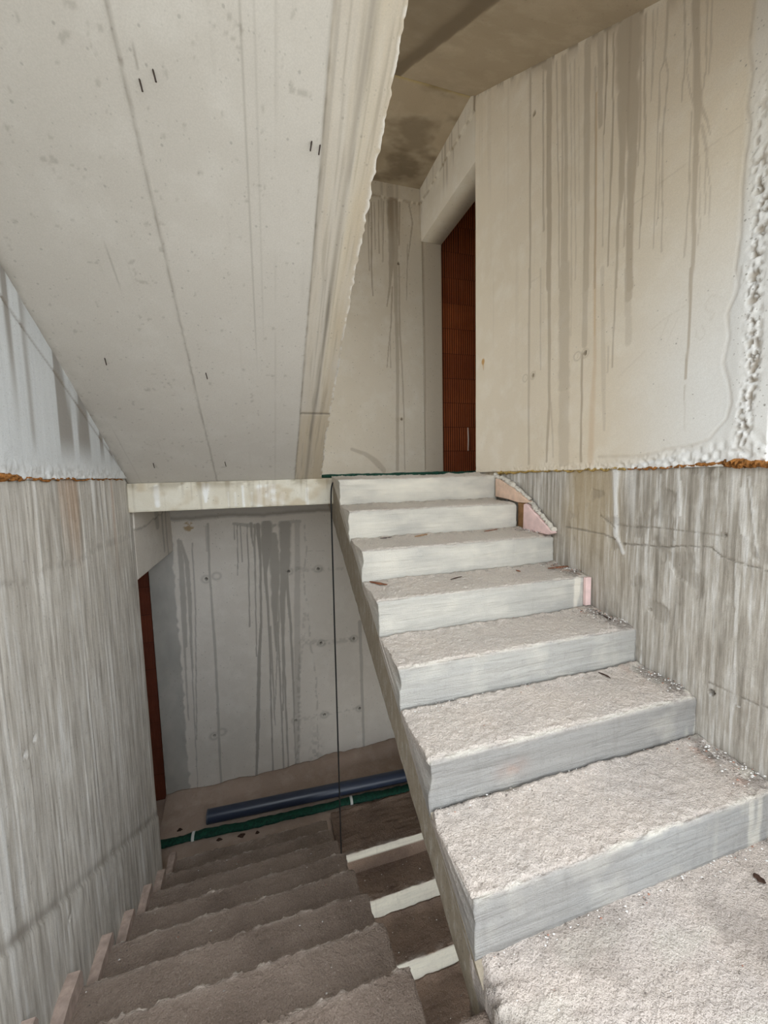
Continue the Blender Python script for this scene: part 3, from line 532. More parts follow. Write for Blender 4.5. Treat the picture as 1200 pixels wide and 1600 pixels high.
def landing(name, x0, x1, y1, z, mat, seed):
    s = ar(x0, x1, .012); t = np.concatenate([ar(YF, .3, .05)[:-1], ar(.3, y1, .008)])
    S, Tt = np.meshgrid(s, t, indexing='ij')
    d = .005 * ((fbm(S * 55, Tt * 55, 4, seed, .62) - .5) * 2.4 + .6 * (fbm(S * 7, Tt * 7, 3, seed + 1) - .5) * 2)
    m = np.zeros(S.shape + (4,)); m[..., 0] = 1
    m[..., 3] = .35 * sm(fbm(S * 5, Tt * 5, 4, seed + 2), .4, .65)
    if x0 > 0:                                                        # crumbled free edge
        er = np.exp(-(S - x0) / .035) * sm(fbm(S * 45, Tt * 45, 4, seed + 5), .35, .6)
        d = d - .030 * er
        m[..., 3] = np.maximum(m[..., 3], .7 * er)
    m[..., 1] = .25 * sm(fbm(S * 4 + 9, Tt * 12, 4, seed + 3), .55, .7)
    return panel(name, (0, 0, z), (1, 0, 0), (0, 1, 0), (0, 0, 1), s, t, d, m, mat, .2)
tag(landing('floor_half_landing', XL, XR, .835, ZL - 7 * RI, M_stepu, 181), 'dusty pale floor of the half landing at the foot of the right flight', None, None, 'structure')
tag(landing('floor_half_landing_left', XW, XL - .001, DY - T, DZ + RI, M_stepd, 191), 'dirty floor of the half landing at the head of the descending flight', None, None, 'structure')
cl = box('floor_cellar', XW, XR, YF, YB, ZBOT - .1, ZBOT, M_floor, masks=True); tag(cl, None, None, None, 'structure')

s = ar(.2, XR, .01); t = ar(2.7955, YB, .01)
S, Tt = np.meshgrid(s, t, indexing='ij')
d = .003 * (fbm(S * 4, Tt * 4, 4, 121) - .5) + .004 * np.exp(-((Tt - 2.805) / .012) ** 2) * fbm(S * 30, Tt * 30, 3, 122)
m = np.zeros(S.shape + (4,))
m[..., 0] = np.clip(.55 * sm(fbm(S * 3, Tt * 5, 5, 123), .48, .66) + .5 * sm(Tt, 3.35, 3.40) * fbm(S * 5, Tt * 5, 4, 124), 0, .8)
m[..., 2] = .8 * np.exp(-((Tt - 2.80 - .006 * vn(S * 20, S * 0, 125)) / .018) ** 2)
ceiling = panel('ceiling', (0, 0, 2.70), (1, 0, 0), (0, 1, 0), (0, 0, -1), s, t, d, m, M_ceil, .17)
tag(ceiling, 'brown stained concrete ceiling over the upper landing', None, None, 'structure')
tag(box('ceiling_half_landing', XW, XR, .25, .74, 1.25, 1.42, M_soff, masks=True), None, None, None, 'structure')  # unseen slab, cut short so more sky light reaches the treads
tag(box('roof_slab', XW - WT, XR + WT, YF, YB + WT, ZTOP, ZTOP + .15, M_ceil, masks=True), None, None, None, 'structure')
tag(box('ground', -60, 60, -60, 60, -6.1, -6.0, M_out, masks=True), 'pale ground outside the open stair front', None, None, 'structure')  # unseen plane, added pale to bounce sky light up to the soffits

# ------------------------------------------------------------------ brick walls of the rooms behind the doorways
M_brick = None
def brick_mat(name, a, b, c_):
    k = NT(name)
    c = k.mix(k.ramp(k.noise(6, 5), .3, .7), lin(*a), lin(*b))
    oi = k.n.new('ShaderNodeObjectInfo')
    c = k.mix(k.math('MULTIPLY', oi.outputs['Random'], .55), c, lin(*c_))
    k.l.new(c, k.b.inputs['Base Color']); k.b.inputs['Roughness'].default_value = .85; k.b.inputs['Specular IOR Level'].default_value = .2
    k.bump(k.noise(150, 3), .2, .004)
    return k.m
M_brick = brick_mat('terracotta_block', (176, 96, 54), (152, 80, 44), (118, 58, 36))
M_mortar = plain('brick_mortar', (70, 42, 30), .95, .1)
M_white = plain('white_mortar', (214, 206, 192), .9, .2, .1, 60, .4)

def brick_mesh(w, h, dep, period=.025, groove=.009):
    n = int(round(w / period)); xs, ys = [], []
    for i in range(n):
        a = i * w / n
        for f, yy in ((.0, 0), (.55, 0), (.63, groove), (.92, groove)): xs.append(a + f * w / n); ys.append(yy)
    xs.append(w); ys.append(0)
    N = len(xs)
    V = [(xs[i], ys[i], 0) for i in range(N)] + [(xs[i], ys[i], h) for i in range(N)] + [(0, dep, 0), (w, dep, 0), (0, dep, h), (w, dep, h)]
    q = [(i, i + 1, N + i + 1, N + i) for i in range(N - 1)]
    b = 2 * N
    q += [(b + 1, b, b + 2, b + 3), (0, N, b + 2, b), (N - 1, b + 1, b + 3, 2 * N - 1)]
    me = bpy.data.meshes.new('brick'); me.from_pydata(V, [], q + [list(range(N - 1, -1, -1)) + [b, b + 1], list(range(N, 2 * N)) + [b + 3, b + 2]])
    me.materials.append(M_brick); me.update(); return me

def brick_wall(name, x0, x1, y, z0, z1, label, bm_=None, drip=None, ch=.246, bw=.372, groove=.009):
    root = empty(name, ((x0 + x1) / 2, y, z0)); tag(root, label, None, None, 'structure')
    core = box('mortar_bed', x0, x1, y + .006, y + .2, z0, z1, M_mortar, root)
    full = brick_mesh(bw - .004, ch - .005, .19, groove=groove)
    rs = np.random.RandomState(int(abs(x0) * 100))
    r = 0; z = z0
    while z < z1 - .02:
        h = min(ch, z1 - z)
        x = x0 - (bw * .45 if r % 2 else 0.0)
        while x < x1 - .01:
            a, b_ = max(x, x0), min(x + bw, x1)
            if b_ - a > .03:
                me = full if (b_ - a > bw - .001 and h > ch - .001) else brick_mesh(b_ - a - .004, h - .005, .19, groove=groove)
                if bm_: me.materials[0] = bm_
                o = bpy.data.objects.new('brick', me); col.objects.link(o); o.parent = root
                o.location = (a + .002 - root.location.x, .0 + rs.uniform(-.002, .002), z + .002 - z0)
            x += bw
        z += ch; r += 1
    if drip:
        dx, zt, zb = drip
        tube('mortar_drip', [(dx, y - .003, zt), (dx + .004, y - .004, (zt + zb) / 2), (dx, y - .003, zb)], [.005, .007, .006], M_white, root, 8, lump=.5, seed=3)
    return root
brick_wall('wall_upper_room', XR + WT, 3.0, YB + .02, ZLAND, 2.86, 'ribbed orange terracotta block wall seen through the upper doorway', drip=(2.10, .47, .23))
brick_wall('wall_lower_room', -2.2, XW - WT, YB + .02, ZLOW, -.35, 'red-brown terracotta block wall seen through the lower doorway', bm_=brick_mat('dark_terracotta_block', (118, 62, 42), (100, 52, 36), (78, 42, 32)), groove=.002)
for nm, x0, x1, z0, z1 in (('upper_room', XR + WT, 3.0, ZLAND, 2.86), ('lower_room', -2.2, XW - WT, ZLOW, -.35)):
    tag(box('floor_' + nm, x0, x1, 1.4, YB + .22, z0 - .15, z0 - .001, M_floor, masks=True), None, None, None, 'structure')
    tag(box('ceiling_' + nm, x0, x1, 1.4, YB + .22, z1, z1 + .15, M_ceil, masks=True), None, None, None, 'structure')
    tag(box('wall_front_' + nm, x0, x1, 1.2, 1.4, z0 - .15, z1 + .15, M_back, masks=True), None, None, None, 'structure')
    xs = x1 if x0 > 0 else x0 - .15
    tag(box('wall_side_' + nm, xs, xs + .15, 1.2, YB + .22, z0 - .15, z1 + .15, M_back, masks=True), None, None, None, 'structure')

# ------------------------------------------------------------------ staircases
def step_mesh(name, parent, mat, x0, x1, yn, zt, tread, riser, direction, rad, rag, rough, seed, hook=None, dx=.006, fillet=.012, chip=0.0, under=None, slope=0.0):
    """one step: riser, worn nosing and tread as one relief surface, closed at the ends and below.
       direction +1 rises away from the camera (riser faces -y), -1 descends away (riser faces +y)"""
    # profile by arc length: riser bottom -> nosing -> tread back (u from the nosing)
    ur = np.concatenate([np.linspace(-riser, -.05, 22)[:-1], np.linspace(-.05, .06, 26)[:-1], np.linspace(.06, tread, 34)])
    x = ar(x0, x1, dx)
    U_, X = np.meshgrid(ur, x, indexing='ij')
    # rounded corner
    ang = np.clip((U_ / rad + 1) / 2, 0, 1) * (math.pi / 2)
    k_ = rad * .64
    ry = np.where(U_ <= -rad, 0, np.where(U_ >= rad, U_ - rad + k_, k_ * (1 - np.cos(ang))))
    rz = np.where(U_ <= -rad, U_ + rad - k_, np.where(U_ >= rad, 0, -k_ + k_ * np.sin(ang)))
    ny, nz = -np.cos(ang), np.sin(ang)
    if under: ry = ry + np.where(U_ < -.03, under * sm(-U_, .03, riser), 0)          # undercut riser
    rz = rz - slope * np.clip(1 - U_ / tread, 0, 1) * sm(U_, -rad, rad)
    istread = sm(U_ + .018 * (fbm(X * 9, U_ * 9, 3, seed + 13) - .5) * 2, -rad * 1.3, rad * .9)
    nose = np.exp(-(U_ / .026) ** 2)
    d = istread * rough * ((fbm(X * 55, U_ * 55, 4, seed, .62) - .5) * 2.4 + .6 * (fbm(X * 7, U_ * 7, 3, seed + 1) - .5) * 2)
    d += (1 - istread) * .0028 * (fbm(X * 4, U_ * 45, 3, seed + 2) - .5) * 2
    d += nose * rag * ((fbm(X * (30 if direction > 0 else 48), U_ * 20, 5, seed + 3, .62) - .62) * 2.2 + .35 * (fbm(X * 5, U_ * 3, 2, seed + 4) - .5))
    if chip: d -= chip * nose * sm(fbm(X * 9, U_ * 9, 3, seed + 5), .58, .74)
    d += fillet * np.exp(-(tread - U_) / .028) * (.3 + 1.2 * fbm(X * 12, U_ * 12, 3, seed + 6)) * istread
    ends = np.exp(-(X - x0) / .015) + np.exp(-(x1 - X) / .015)
    d -= ends * (nose + .25 * istread) * rag * 1.3 * fbm(X * 0 + seed, U_ * 30, 3, seed + 8)
    m = np.zeros(X.shape + (4,)); m[..., 0] = istread
    m[..., 1] = (.55 if direction > 0 else .8) * nose * sm(fbm(X * 14, U_ * 14, 3, seed + 9), .3, .6)  # pale worn nosings, whiter on descending steps to paint in the tread shading
    if hook: d, m = hook(X, U_, d, m)
    Y = ry + d * ny; Zz = rz + d * nz
    Xo = X + ends * .5 * rag * (vn(U_ * 60, X * 0, seed + 11) - .5) * np.where(X < (x0 + x1) / 2, 1, -1)
    Xo = Xo + np.exp(-(X - x0) / .035) * rag * 1.2 * (fbm(U_ * 14, X * 0 + seed, 4, seed + 12) - .5) * 2
    P = np.stack([Xo, yn + direction * Y, zt + Zz], -1)
    n, mm = X.shape
    # bottom line below riser foot and tread back, for a closed solid
    drop = .03
    A = np.stack([x, np.full(mm, yn + direction * 0.0), np.full(mm, zt - riser - drop)], -1)
    B = np.stack([x, np.full(mm, yn + direction * tread), np.full(mm, zt - drop)], -1)
    V = np.concatenate([P.reshape(-1, 3), A, B]); b = n * mm
    q = grid_faces(n, mm)
    j = np.arange(mm - 1)
    bot = np.stack([b + j, b + j + 1, b + mm + j + 1, b + mm + j], 1)
    f1 = np.stack([j, j + 1, b + j + 1, b + j], 1); f2 = np.stack([(n - 1) * mm + j, (n - 1) * mm + j + 1, b + mm + j + 1, b + mm + j], 1)
    capL = [i * mm for i in range(n)] + [b + mm, b]
    capR = [i * mm + mm - 1 for i in range(n)] + [b + 2 * mm - 1, b + mm - 1]
    if direction < 0:
        q = q[:, ::-1]; capL = capL[::-1]; bot = bot[:, ::-1]; f1 = f1[:, ::-1]; f2 = f2[:, ::-1]
    else: pass
    mk = np.concatenate([m.reshape(-1, 4), m[0], m[-1]])
    o = mesh_obj(name, V, np.concatenate([q, bot, f1[:, ::-1], f2]), mat, parent, mk, True, extra=[capL, capR[::-1] if direction > 0 else capR])
    fix_normals(o)
    return o

def waist(name, parent, mat, x0, x1, top, bot, seed, nseg=120, jit=.004):
    """inclined slab below the steps: top and bottom lines given as (y, z) end pairs, ragged arrises"""
    u = np.linspace(0, 1, nseg)
    def L(p, q): return np.stack([p[0] + (q[0] - p[0]) * u, p[1] + (q[1] - p[1]) * u], 1)
    tl, bl = L(*top), L(*bot)
    j1 = jit * (fbm(u * 40, u * 0 + 1, 4, seed) - .5) * 2; j2 = jit * (fbm(u * 40, u * 0 + 5, 4, seed + 1) - .5) * 2
    rows = [np.column_stack([np.full(nseg, x0) , tl[:, 0], tl[:, 1]])]
    for f in (.25, .5, .75): rows.append(np.column_stack([x0 + .004 * (fbm(u * 12, u * 0 + f * 9, 3, seed + 2) - .5), tl[:, 0] * (1 - f) + bl[:, 0] * f, tl[:, 1] * (1 - f) + bl[:, 1] * f]))
    rows.append(np.column_stack([x0 + np.abs(j1), bl[:, 0], bl[:, 1] + j2 * 2]))
    rows.append(np.column_stack([np.full(nseg, x1), bl[:, 0], bl[:, 1]])); rows.append(np.column_stack([np.full(nseg, x1), tl[:, 0], tl[:, 1]]))
    V = np.concatenate(rows); R = len(rows)
    i, j = np.meshgrid(np.arange(R), np.arange(nseg - 1), indexing='ij')
    a = i * nseg + j; b = ((i + 1) % R) * nseg + j
    q = np.stack([a, a + 1, b + 1, b], -1).reshape(-1, 4)
    o = mesh_obj(name, V, q, mat, parent, np.zeros((len(V), 4)), False, extra=[[r * nseg for r in range(R)], [r * nseg + nseg - 1 for r in range(R)][::-1]])
    fix_normals(o)
    return o

# --- the pale flight up to the upper landing
up = empty('staircase', ((XL + XR) / 2, Y0 - 7 * T, ZL - 8 * RI))
tag(up, 'pale dusty concrete flight rising to the upper landing beside the right wall', 'staircase', 'concrete stair flights')
def up_hook(kk, xe):
    def h(X, U, d, m):
        tr = m[..., 0]
        near_wall = sm(X, XR - .14, XR - .05) * tr
        if kk >= 2:
            d = d + near_wall * .010 * (fbm(X * 25, U * 25, 4, 300 + kk)) * sm(U, .02, .08)
            m[..., 3] = np.maximum(m[..., 3], .55 * near_wall * sm(fbm(X * 30, U * 30, 3, 310 + kk), .45, .6))
            m[..., 1] = np.maximum(m[..., 1], .6 * near_wall * sm(fbm(X * 22, U * 22, 3, 320 + kk), .55, .66))
            m[..., 2] = np.maximum(m[..., 2], .6 * near_wall * sm(fbm(X * 16, U * 16, 3, 330 + kk), .62, .7))
        riserm = 1 - tr
        # lime wash and runs at the right end of some risers
        runs = sm(vn(X * 45, U * 3, 340 + kk), .5, .75)
        if kk in (3, 5): m[..., 1] = np.maximum(m[..., 1], .8 * riserm * runs * sm(X, XR - .22, XR - .12))
        if kk == 6: m[..., 1] = np.maximum(m[..., 1], .4 * riserm * runs * sm(X, XR - .4, XR - .1))
        if kk == 5: m[..., 2] = np.maximum(m[..., 2], .55 * riserm * np.exp(-((X - .76) / .05) ** 2 - ((U + .12) / .03) ** 2) * 1.3 * fbm(X * 30, U * 30, 3, 9))
        m[..., 1] = np.maximum(m[..., 1], np.interp(kk, [0, 2, 4, 5], [.85, .65, .25, .03]) * riserm * (.35 + .9 * fbm(X * 5, U * 14, 4, 350 + kk)))
        if kk == 3:
            m[..., 2] = np.maximum(m[..., 2], 0)
        if kk in (5, 6): m[..., 3] = np.maximum(m[..., 3], .28 * riserm * sm(fbm(X * 2.2, U * 3, 3, 360 + kk), .35, .6))
        m[..., 1] = np.maximum(m[..., 1], np.interp(kk, [0, 2, 4, 6], [.6, .55, .3, .1]) * tr * (.4 + .8 * fbm(X * 7, U * 7, 3, 365 + kk)))
        # grit gathered against the riser above
        m[..., 3] = np.maximum(m[..., 3], .35 * tr * np.exp(-(T - U) / .03) * sm(fbm(X * 40, U * 40, 3, 370 + kk), .45, .6))
        if kk == 6:                                                   # broken left corner of the lowest visible nosing
            br = np.exp(-((X - XL) / .05) ** 2) * np.exp(-((U) / .06) ** 2)
            d = d - .014 * br * fbm(X * 60, U * 60, 4, 380)
        return d, m
    return h
ends = {0: 1.577, 1: 1.5456}
for kk in range(0, 7):
    xe = ends.get(kk, XR - .002)
    step_mesh('step', up, M_stepu, XL, xe, Y0 - kk * T, ZL - kk * RI, T + (.0 if kk else -.03), RI, 1, .030 + .005 * (kk % 3), .0085, .0050, 200 + 20 * kk, up_hook(kk, xe), dx=.0055, chip=.009, slope=.010)
waist('waist_slab', up, M_side, XL, XR - .004, ((Y0 + T, ZL - .004), (Y0 - 7 * T, ZL - 8 * RI - .004)), ((2.97, -.19), (.533, -1.567)), 400)

# --- the dirty flight down to the lower landing
dn = empty('staircase', ((XW + DX) / 2, DY, DZ))
tag(dn, 'dirty brown concrete flight descending along the left wall to the lower landing', 'staircase', 'concrete stair flights')
for j in range(0, 8):
    step_mesh('step', dn, M_stepd, XW + .018, DX, DY + j * T, DZ - j * RI, T + .01, RI, -1, .030, .014, .0050, 500 + 20 * j, dx=.006, fillet=.006, under=.04)
ye = DY + 7 * T
waist('waist_slab', dn, M_side, DX, XW + .018, ((DY - T, DZ - .01), (ye, DZ - 8 * RI - .01)), ((DY - T - .2, DZ - .22), (ye + .1, DZ - 8 * RI - .18)), 640)

# --- the cellar flight seen through the gap
lo = empty('staircase', ((XL + XR) / 2, 2.84, ZLOW))
tag(lo, 'shadowed lower flight with white risers and brown treads, seen through the stairwell gap', 'staircase', 'concrete stair flights')
def lo_hook(j):
    def h(X, U, d, m):
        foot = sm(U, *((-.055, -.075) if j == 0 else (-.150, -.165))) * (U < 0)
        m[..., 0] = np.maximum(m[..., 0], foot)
        if j == 0: d = d + .007 * m[..., 0] * (fbm(X * 6 + U * 3, U * 55, 3, 690) - .5) * 2 * sm(U, .02, .06)
        return d, m
    return h
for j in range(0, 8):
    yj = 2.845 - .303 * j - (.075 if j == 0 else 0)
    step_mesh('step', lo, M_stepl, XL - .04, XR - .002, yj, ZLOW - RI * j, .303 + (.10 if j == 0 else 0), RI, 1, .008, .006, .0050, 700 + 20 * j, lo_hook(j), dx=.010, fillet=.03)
waist('waist_slab', lo, M_side, XL - .04, XR - .004, ((2.84 + .3, ZLOW - .004), (2.84 - 7 * .303, ZLOW - 8 * RI - .004)), ((3.1, ZLOW - .2), (2.84 - 7 * .303 - .1, ZLOW - 8 * RI - .25)), 800)

# --- the flight overhead on the left: its board-formed soffit
oh = empty('staircase', (-.19, 2.73, 0.0))
tag(oh, 'sloping underside of the concrete flight overhead on the left', 'staircase', 'concrete stair flights')
cs, sn = 1 / math.hypot(1, SL), SL / math.hypot(1, SL)
L0 = 2.745
s = ar(XW + .001, .39, .0052); t = np.concatenate([ar(0, 2.3, .006)])
S, Tt = np.meshgrid(s, t, indexing='ij')
Yv = L0 - Tt * cs
jx = -.270 + .004 * (vn(Tt * 3, Tt * 0, 131) - .5)
j1 = np.exp(-((S - jx) / .0045) ** 2) * (.2 + 1.1 * fbm(Tt * 22, S * 60, 3, 132))
jx2 = .2125 + .0025 * (vn(Tt * 4, Tt * 0, 133) - .5)
j2 = np.exp(-((S - jx2) / .005) ** 2) * (.3 + 1.1 * fbm(Tt * 26, S * 60, 3, 134))
strip = sm(S, jx2 - .002, jx2 + .002)
x_edge = .372 + .012 * sm(Yv, 1.5, 1.0) + .015 * sm(Yv, 2.3, 2.7)
d = .0025 * (fbm(S * 3, Tt * 2, 3, 135) - .5) - .004 * strip + .006 * j1 * (vn(Tt * 50, S * 90, 136) - .35) + .006 * j2 * (vn(Tt * 60, S * 90, 137) - .4)
d += .0012 * strip * (fbm(S * 120, Tt * 5, 3, 138) - .5) * 2
cross = np.exp(-((Yv - 2.185) / .006) ** 2) * strip
d -= .003 * cross
wedge = np.exp(-(S - XW) / .016)  # edge stain paints the shadow gap between soffit and left wall
d += .006 * wedge * (fbm(Tt * 25, S * 25, 3, 139) - .5) * 2
m = np.zeros(S.shape + (4,))
scr = sm(vn(S * 140, Tt * 2.2, 141), .86, .97) * sm(fbm(S * 5, Tt * 1.5, 3, 142), .5, .62) * (1 - strip)
lng = (np.exp(-((S - .005) / .0022) ** 2) * sm(Yv, 2.0, 1.7) + .8 * np.exp(-((S - .035) / .0022) ** 2) * sm(Yv, 1.9, 1.6) + .7 * np.exp(-((S - .085) / .003) ** 2) * sm(vn(Tt * 5, S * 0, 146), .3, .6) + .6 * np.exp(-((S + .06) / .002) ** 2) * sm(vn(Tt * 4, S * 0, 147), .5, .7)) * .35 * (1 - strip)
gou = sm(fbm(S * 60, Tt * 9, 3, 143), .66, .74) * np.exp(-((S + .21) / .03) ** 2 - ((Yv - 1.16) / .05) ** 2) + sm(fbm(S * 50, Tt * 14, 3, 144), .6, .7) * np.exp(-((S + .21) / .012) ** 2 - ((Yv - 1.36) / .025) ** 2)
scb = sm(fbm(S * 40, Tt * 40, 3, 145), .76, .82) * .3 * (1 - strip)
fr_edge = (S - .2) / (.39 - .2)
mid = np.exp(-((S - .30 + .012 * (Yv - 1.5)) / .010) ** 2) * strip * (.4 + .6 * vn(Tt * 3, S * 0, 148))
m[..., 0] = np.clip(.6 * j1 + .75 * j2 + .4 * scr + lng + .9 * np.clip(gou, 0, 1) + scb + .75 * mid + .8 * cross + .3 * strip * sm(fbm(S * 110, Tt * 4, 3, 155), .55, .75) + .95 * wedge * sm(fbm(Tt * 18, S * 40, 3, 149), .25, .6), 0, 1)
m[..., 3] = strip * np.clip(.15 + .5 * fbm(S * 70, Tt * 6, 4, 154) + .6 * sm(S, .31, .35) * fbm(S * 12, Tt * 5, 3, 150) * 1.3 + .45 * sm(Yv, 2.15, 2.2), 0, 1)
m[..., 2] = strip * .30 * np.exp(-((S - .325 + .01 * (Yv - 1.5)) / .014) ** 2) * fbm(S * 30, Tt * 3, 3, 153) * 1.6 * sm(Yv, 2.2, 2.0)
m[..., 1] = .5 * sm(fr_edge, .93, .99) * sm(vn(Tt * 60, Tt * 0, 151), .4, .6)
S2 = s
# ragged free edge: squeeze the last columns onto the edge line
P_s = S.copy()
fr = (S - .2) / (.39 - .2)
P_s = np.where(S > .2, .2 + fr * (x_edge - .2 + .010 * (fbm(Tt * 34, Tt * 0, 5, 152, .7) - .5) * 2 * sm(fr, .85, 1)), S)
n, mm = S.shape
Nv = np.array([0, -sn, -cs]); Uv = np.array([1, 0, 0]); Vv = np.array([0, -cs, sn]); O = np.array([0, L0, .022 + SL * (2.667 - L0)])
P = O + P_s[..., None] * Uv + Tt[..., None] * Vv + d[..., None] * Nv
idx = np.arange(n * mm).reshape(n, mm)
ringi = np.concatenate([idx[:-1, 0], idx[-1, :-1], idx[:0:-1, -1], idx[0, :0:-1]])
Pb = P.reshape(-1, 3)[ringi] - .15 * Nv
b = n * mm + np.arange(len(ringi)); nx = np.roll(np.arange(len(ringi)), -1)
V = np.concatenate([P.reshape(-1, 3), Pb]); mk = np.concatenate([m.reshape(-1, 4), m.reshape(-1, 4)[ringi]])
sof = mesh_obj('soffit', V, np.concatenate([grid_faces(n, mm), np.stack([ringi, ringi[nx], b[nx], b], 1)]), M_soff, oh, mk, True, extra=[list(b)])
fix_normals(sof)
for j in range(8):
    yj = 2.96 - j * T; zj = ZLAND + RI * (j + 1)
    prism('step', [(yj, zj - RI - .05), (yj, zj), (yj - T, zj), (yj - T, zj + .01)], 0, XW + .01, .36, M_side, oh)
M_nail = plain('rusty_nail', (58, 44, 36), .6, .4)
for (x, yv) in ((-.2366, 1.182), (-.2022, 1.1625), (.184, 1.2217), (.208, 1.2255), (-.585, 1.923), (-.2152, 1.968), (-.5832, 2.554), (-.2048, 2.551)):
    zz = .022 + SL * (2.667 - yv)
    p0 = np.array([x, yv, zz + .005]); e = np.array([.007 if x < .1 else -.007, -.004, -.036]); p0 = p0 + np.array([0, 0, .004])
    tube('nail', [p0, p0 + e * .5, p0 + e], .0021, M_nail, oh, 6)

# --- the flight overhead on the right: stained soffit rising to the next landing
oc = empty('staircase', (1.03, 2.79, 2.69))
tag(oc, 'brown stained underside of the concrete flight overhead on the right', 'staircase', 'concrete stair flights')
sl2 = .592; c2, s2 = 1 / math.hypot(1, sl2), sl2 / math.hypot(1, sl2)
s = ar(.46, XR, .010); t = ar(0, 2.6, .012)
S, Tt = np.meshgrid(s, t, indexing='ij')
Yv = 2.7955 - Tt * c2
d = .003 * (fbm(S * 4, Tt * 4, 4, 161) - .5)
bd = 1.035 + .05 * sm(Yv, 2.8, 1.6)
m = np.zeros(S.shape + (4,))
m[..., 0] = np.clip(.45 * (1 - sm(S, bd - .004, bd + .004)) * (.5 + fbm(S * 5, Tt * 2, 4, 162)) + .5 * np.exp(-((S - bd + .05) / .05) ** 2) * (S < bd) + .15 * fbm(S * 4, Tt * 4, 3, 163), 0, .85)
panel('soffit', (0, 2.7955, 2.6872), (1, 0, 0), (0, -c2, -s2), (0, s2, -c2), s, t, d, m, M_ceil, .16, oc)
for j in range(8):
    yj = 2.46 - j * T; zj = 2.855 - RI * j
    prism('step', [(yj, zj - RI - .02), (yj, zj), (yj + T, zj), (yj + T, zj - .03)], 0, .465, XR - .01, M_side, oc)

# ------------------------------------------------------------------ loose things
rs = np.random.RandomState(5)
M_pvc = plain('blue_grey_pvc', (54, 62, 80), .35, .5, .12, 5)
M_pvc_in = plain('pvc_dusty_end', (92, 96, 104), .6, .3)
M_green = plain('green_netting', (20, 78, 60), .7, .3, .45, 60, .8)
M_clip = plain('white_strap', (226, 228, 224), .5, .4, .05)
M_cable = plain('black_cable', (24, 24, 26), .5, .4, .1)
M_foamo = plain('orange_foam', (180, 120, 62), .9, .2, .4, 60, .8)
M_foamy = plain('yellowed_foam', (196, 164, 96), .9, .2, .35, 40, .8)
M_pink = plain('pink_insulation', (234, 203, 197), .85, .2, .10, 18, .35)
M_salm = plain('salmon_insulation', (228, 196, 172), .85, .2, .12, 18, .35)
M_brwn = plain('brown_insulation_edge', (164, 124, 86), .9, .2, .2, 30, .5)
M_wood = plain('weathered_wood', (176, 140, 104), .8, .2, .25, 40, .3)
M_wdark = plain('dark_twig', (72, 52, 42), .8, .2, .3, 40, .3)
M_rwood = plain('reddish_wood', (142, 92, 66), .8, .2, .3, 40, .3)
M_strip = plain('dusty_foam_strip', (188, 167, 154), .9, .15, .2, 30, .6)

# --- pipe on the lower landing
pr = .055
pa, pb = np.array([-.578, 3.415, ZLOW + pr + .006]), np.array([1.45, 3.305, ZLOW + pr + .006])
pipe = empty('drain_pipe', pa); tag(pipe, 'long blue-grey plastic drain pipe lying on the lower landing', 'pipe')
u = np.linspace(0, 1, 40)[:, None]
tube('pipe_body', pa + (pb - pa) * u, pr, M_pvc, pipe, 32, caps=False)
tube('pipe_bore', pa + (pb - pa) * u, pr - .004, M_pvc_in, pipe, 32, caps=False)
dirv = (pb - pa) / np.linalg.norm(pb - pa)
def annulus(name, c, dv, r0, r1, mat, parent, seg=32):
    a = np.cross(dv, [0, 0, 1.0]); a /= np.linalg.norm(a); b = np.cross(a, dv); th = np.arange(seg) / seg * 2 * np.pi
    rim = [c + r * (np.cos(q) * a + np.sin(q) * b) + o * dv for (r, o) in ((r1, 0), (r0, 0), (r0, .012), (r1 + .0012, .012)) for q in th]
    i, j = np.meshgrid(np.arange(4), np.arange(seg), indexing='ij')
    q = np.stack([i * seg + j, i * seg + (j + 1) % seg, ((i + 1) % 4) * seg + (j + 1) % seg, ((i + 1) % 4) * seg + j], -1).reshape(-1, 4)
    o = mesh_obj(name, np.array(rim), q, mat, parent, None, False); fix_normals(o); return o
annulus('pipe_rim', pa, dirv, pr - .004, pr, M_pvc_in, pipe)

# --- green netting rolls
def netting(name, a, b, w, label, seed, nseg=90, sag=.0, straps=()):
    a, b = np.array(a), np.array(b)
    root = empty(name, a); tag(root, label, 'netting', 'rolled green netting on the landings')
    u = np.linspace(0, 1, nseg)
    p = a + (b - a) * u[:, None]
    p[:, 1] += .012 * (fbm(u * 6, u * 0, 3, seed) - .5) * 2; 
    rad = w * (.85 + .4 * fbm(u * 14, u * 0 + 2, 3, seed + 1))
    p[:, 2] += rad * .55 + .003
    tube('roll', p, rad, M_green, root, 18, squash=.55, lump=.28, seed=seed)
    for f in straps:
        i = int(f * (nseg - 1)); c = p[i]; dv = (b - a) / np.linalg.norm(b - a)
        tube('strap', [c - dv * .011, c + dv * .011], rad[i] * 1.18, M_clip, root, 18, squash=.62)
    return root
netting('green_netting_roll', (-.93, 3.300, ZLOW), (1.40, 3.205, ZLOW), .036, 'rolled green netting with white straps in front of the pipe on the lower landing', 41, straps=(.115, .672))
netting('green_netting_roll', (.15, 2.98, ZLAND), (1.72, 2.99, ZLAND), .024, 'thin roll of green netting lying across the upper landing', 47)

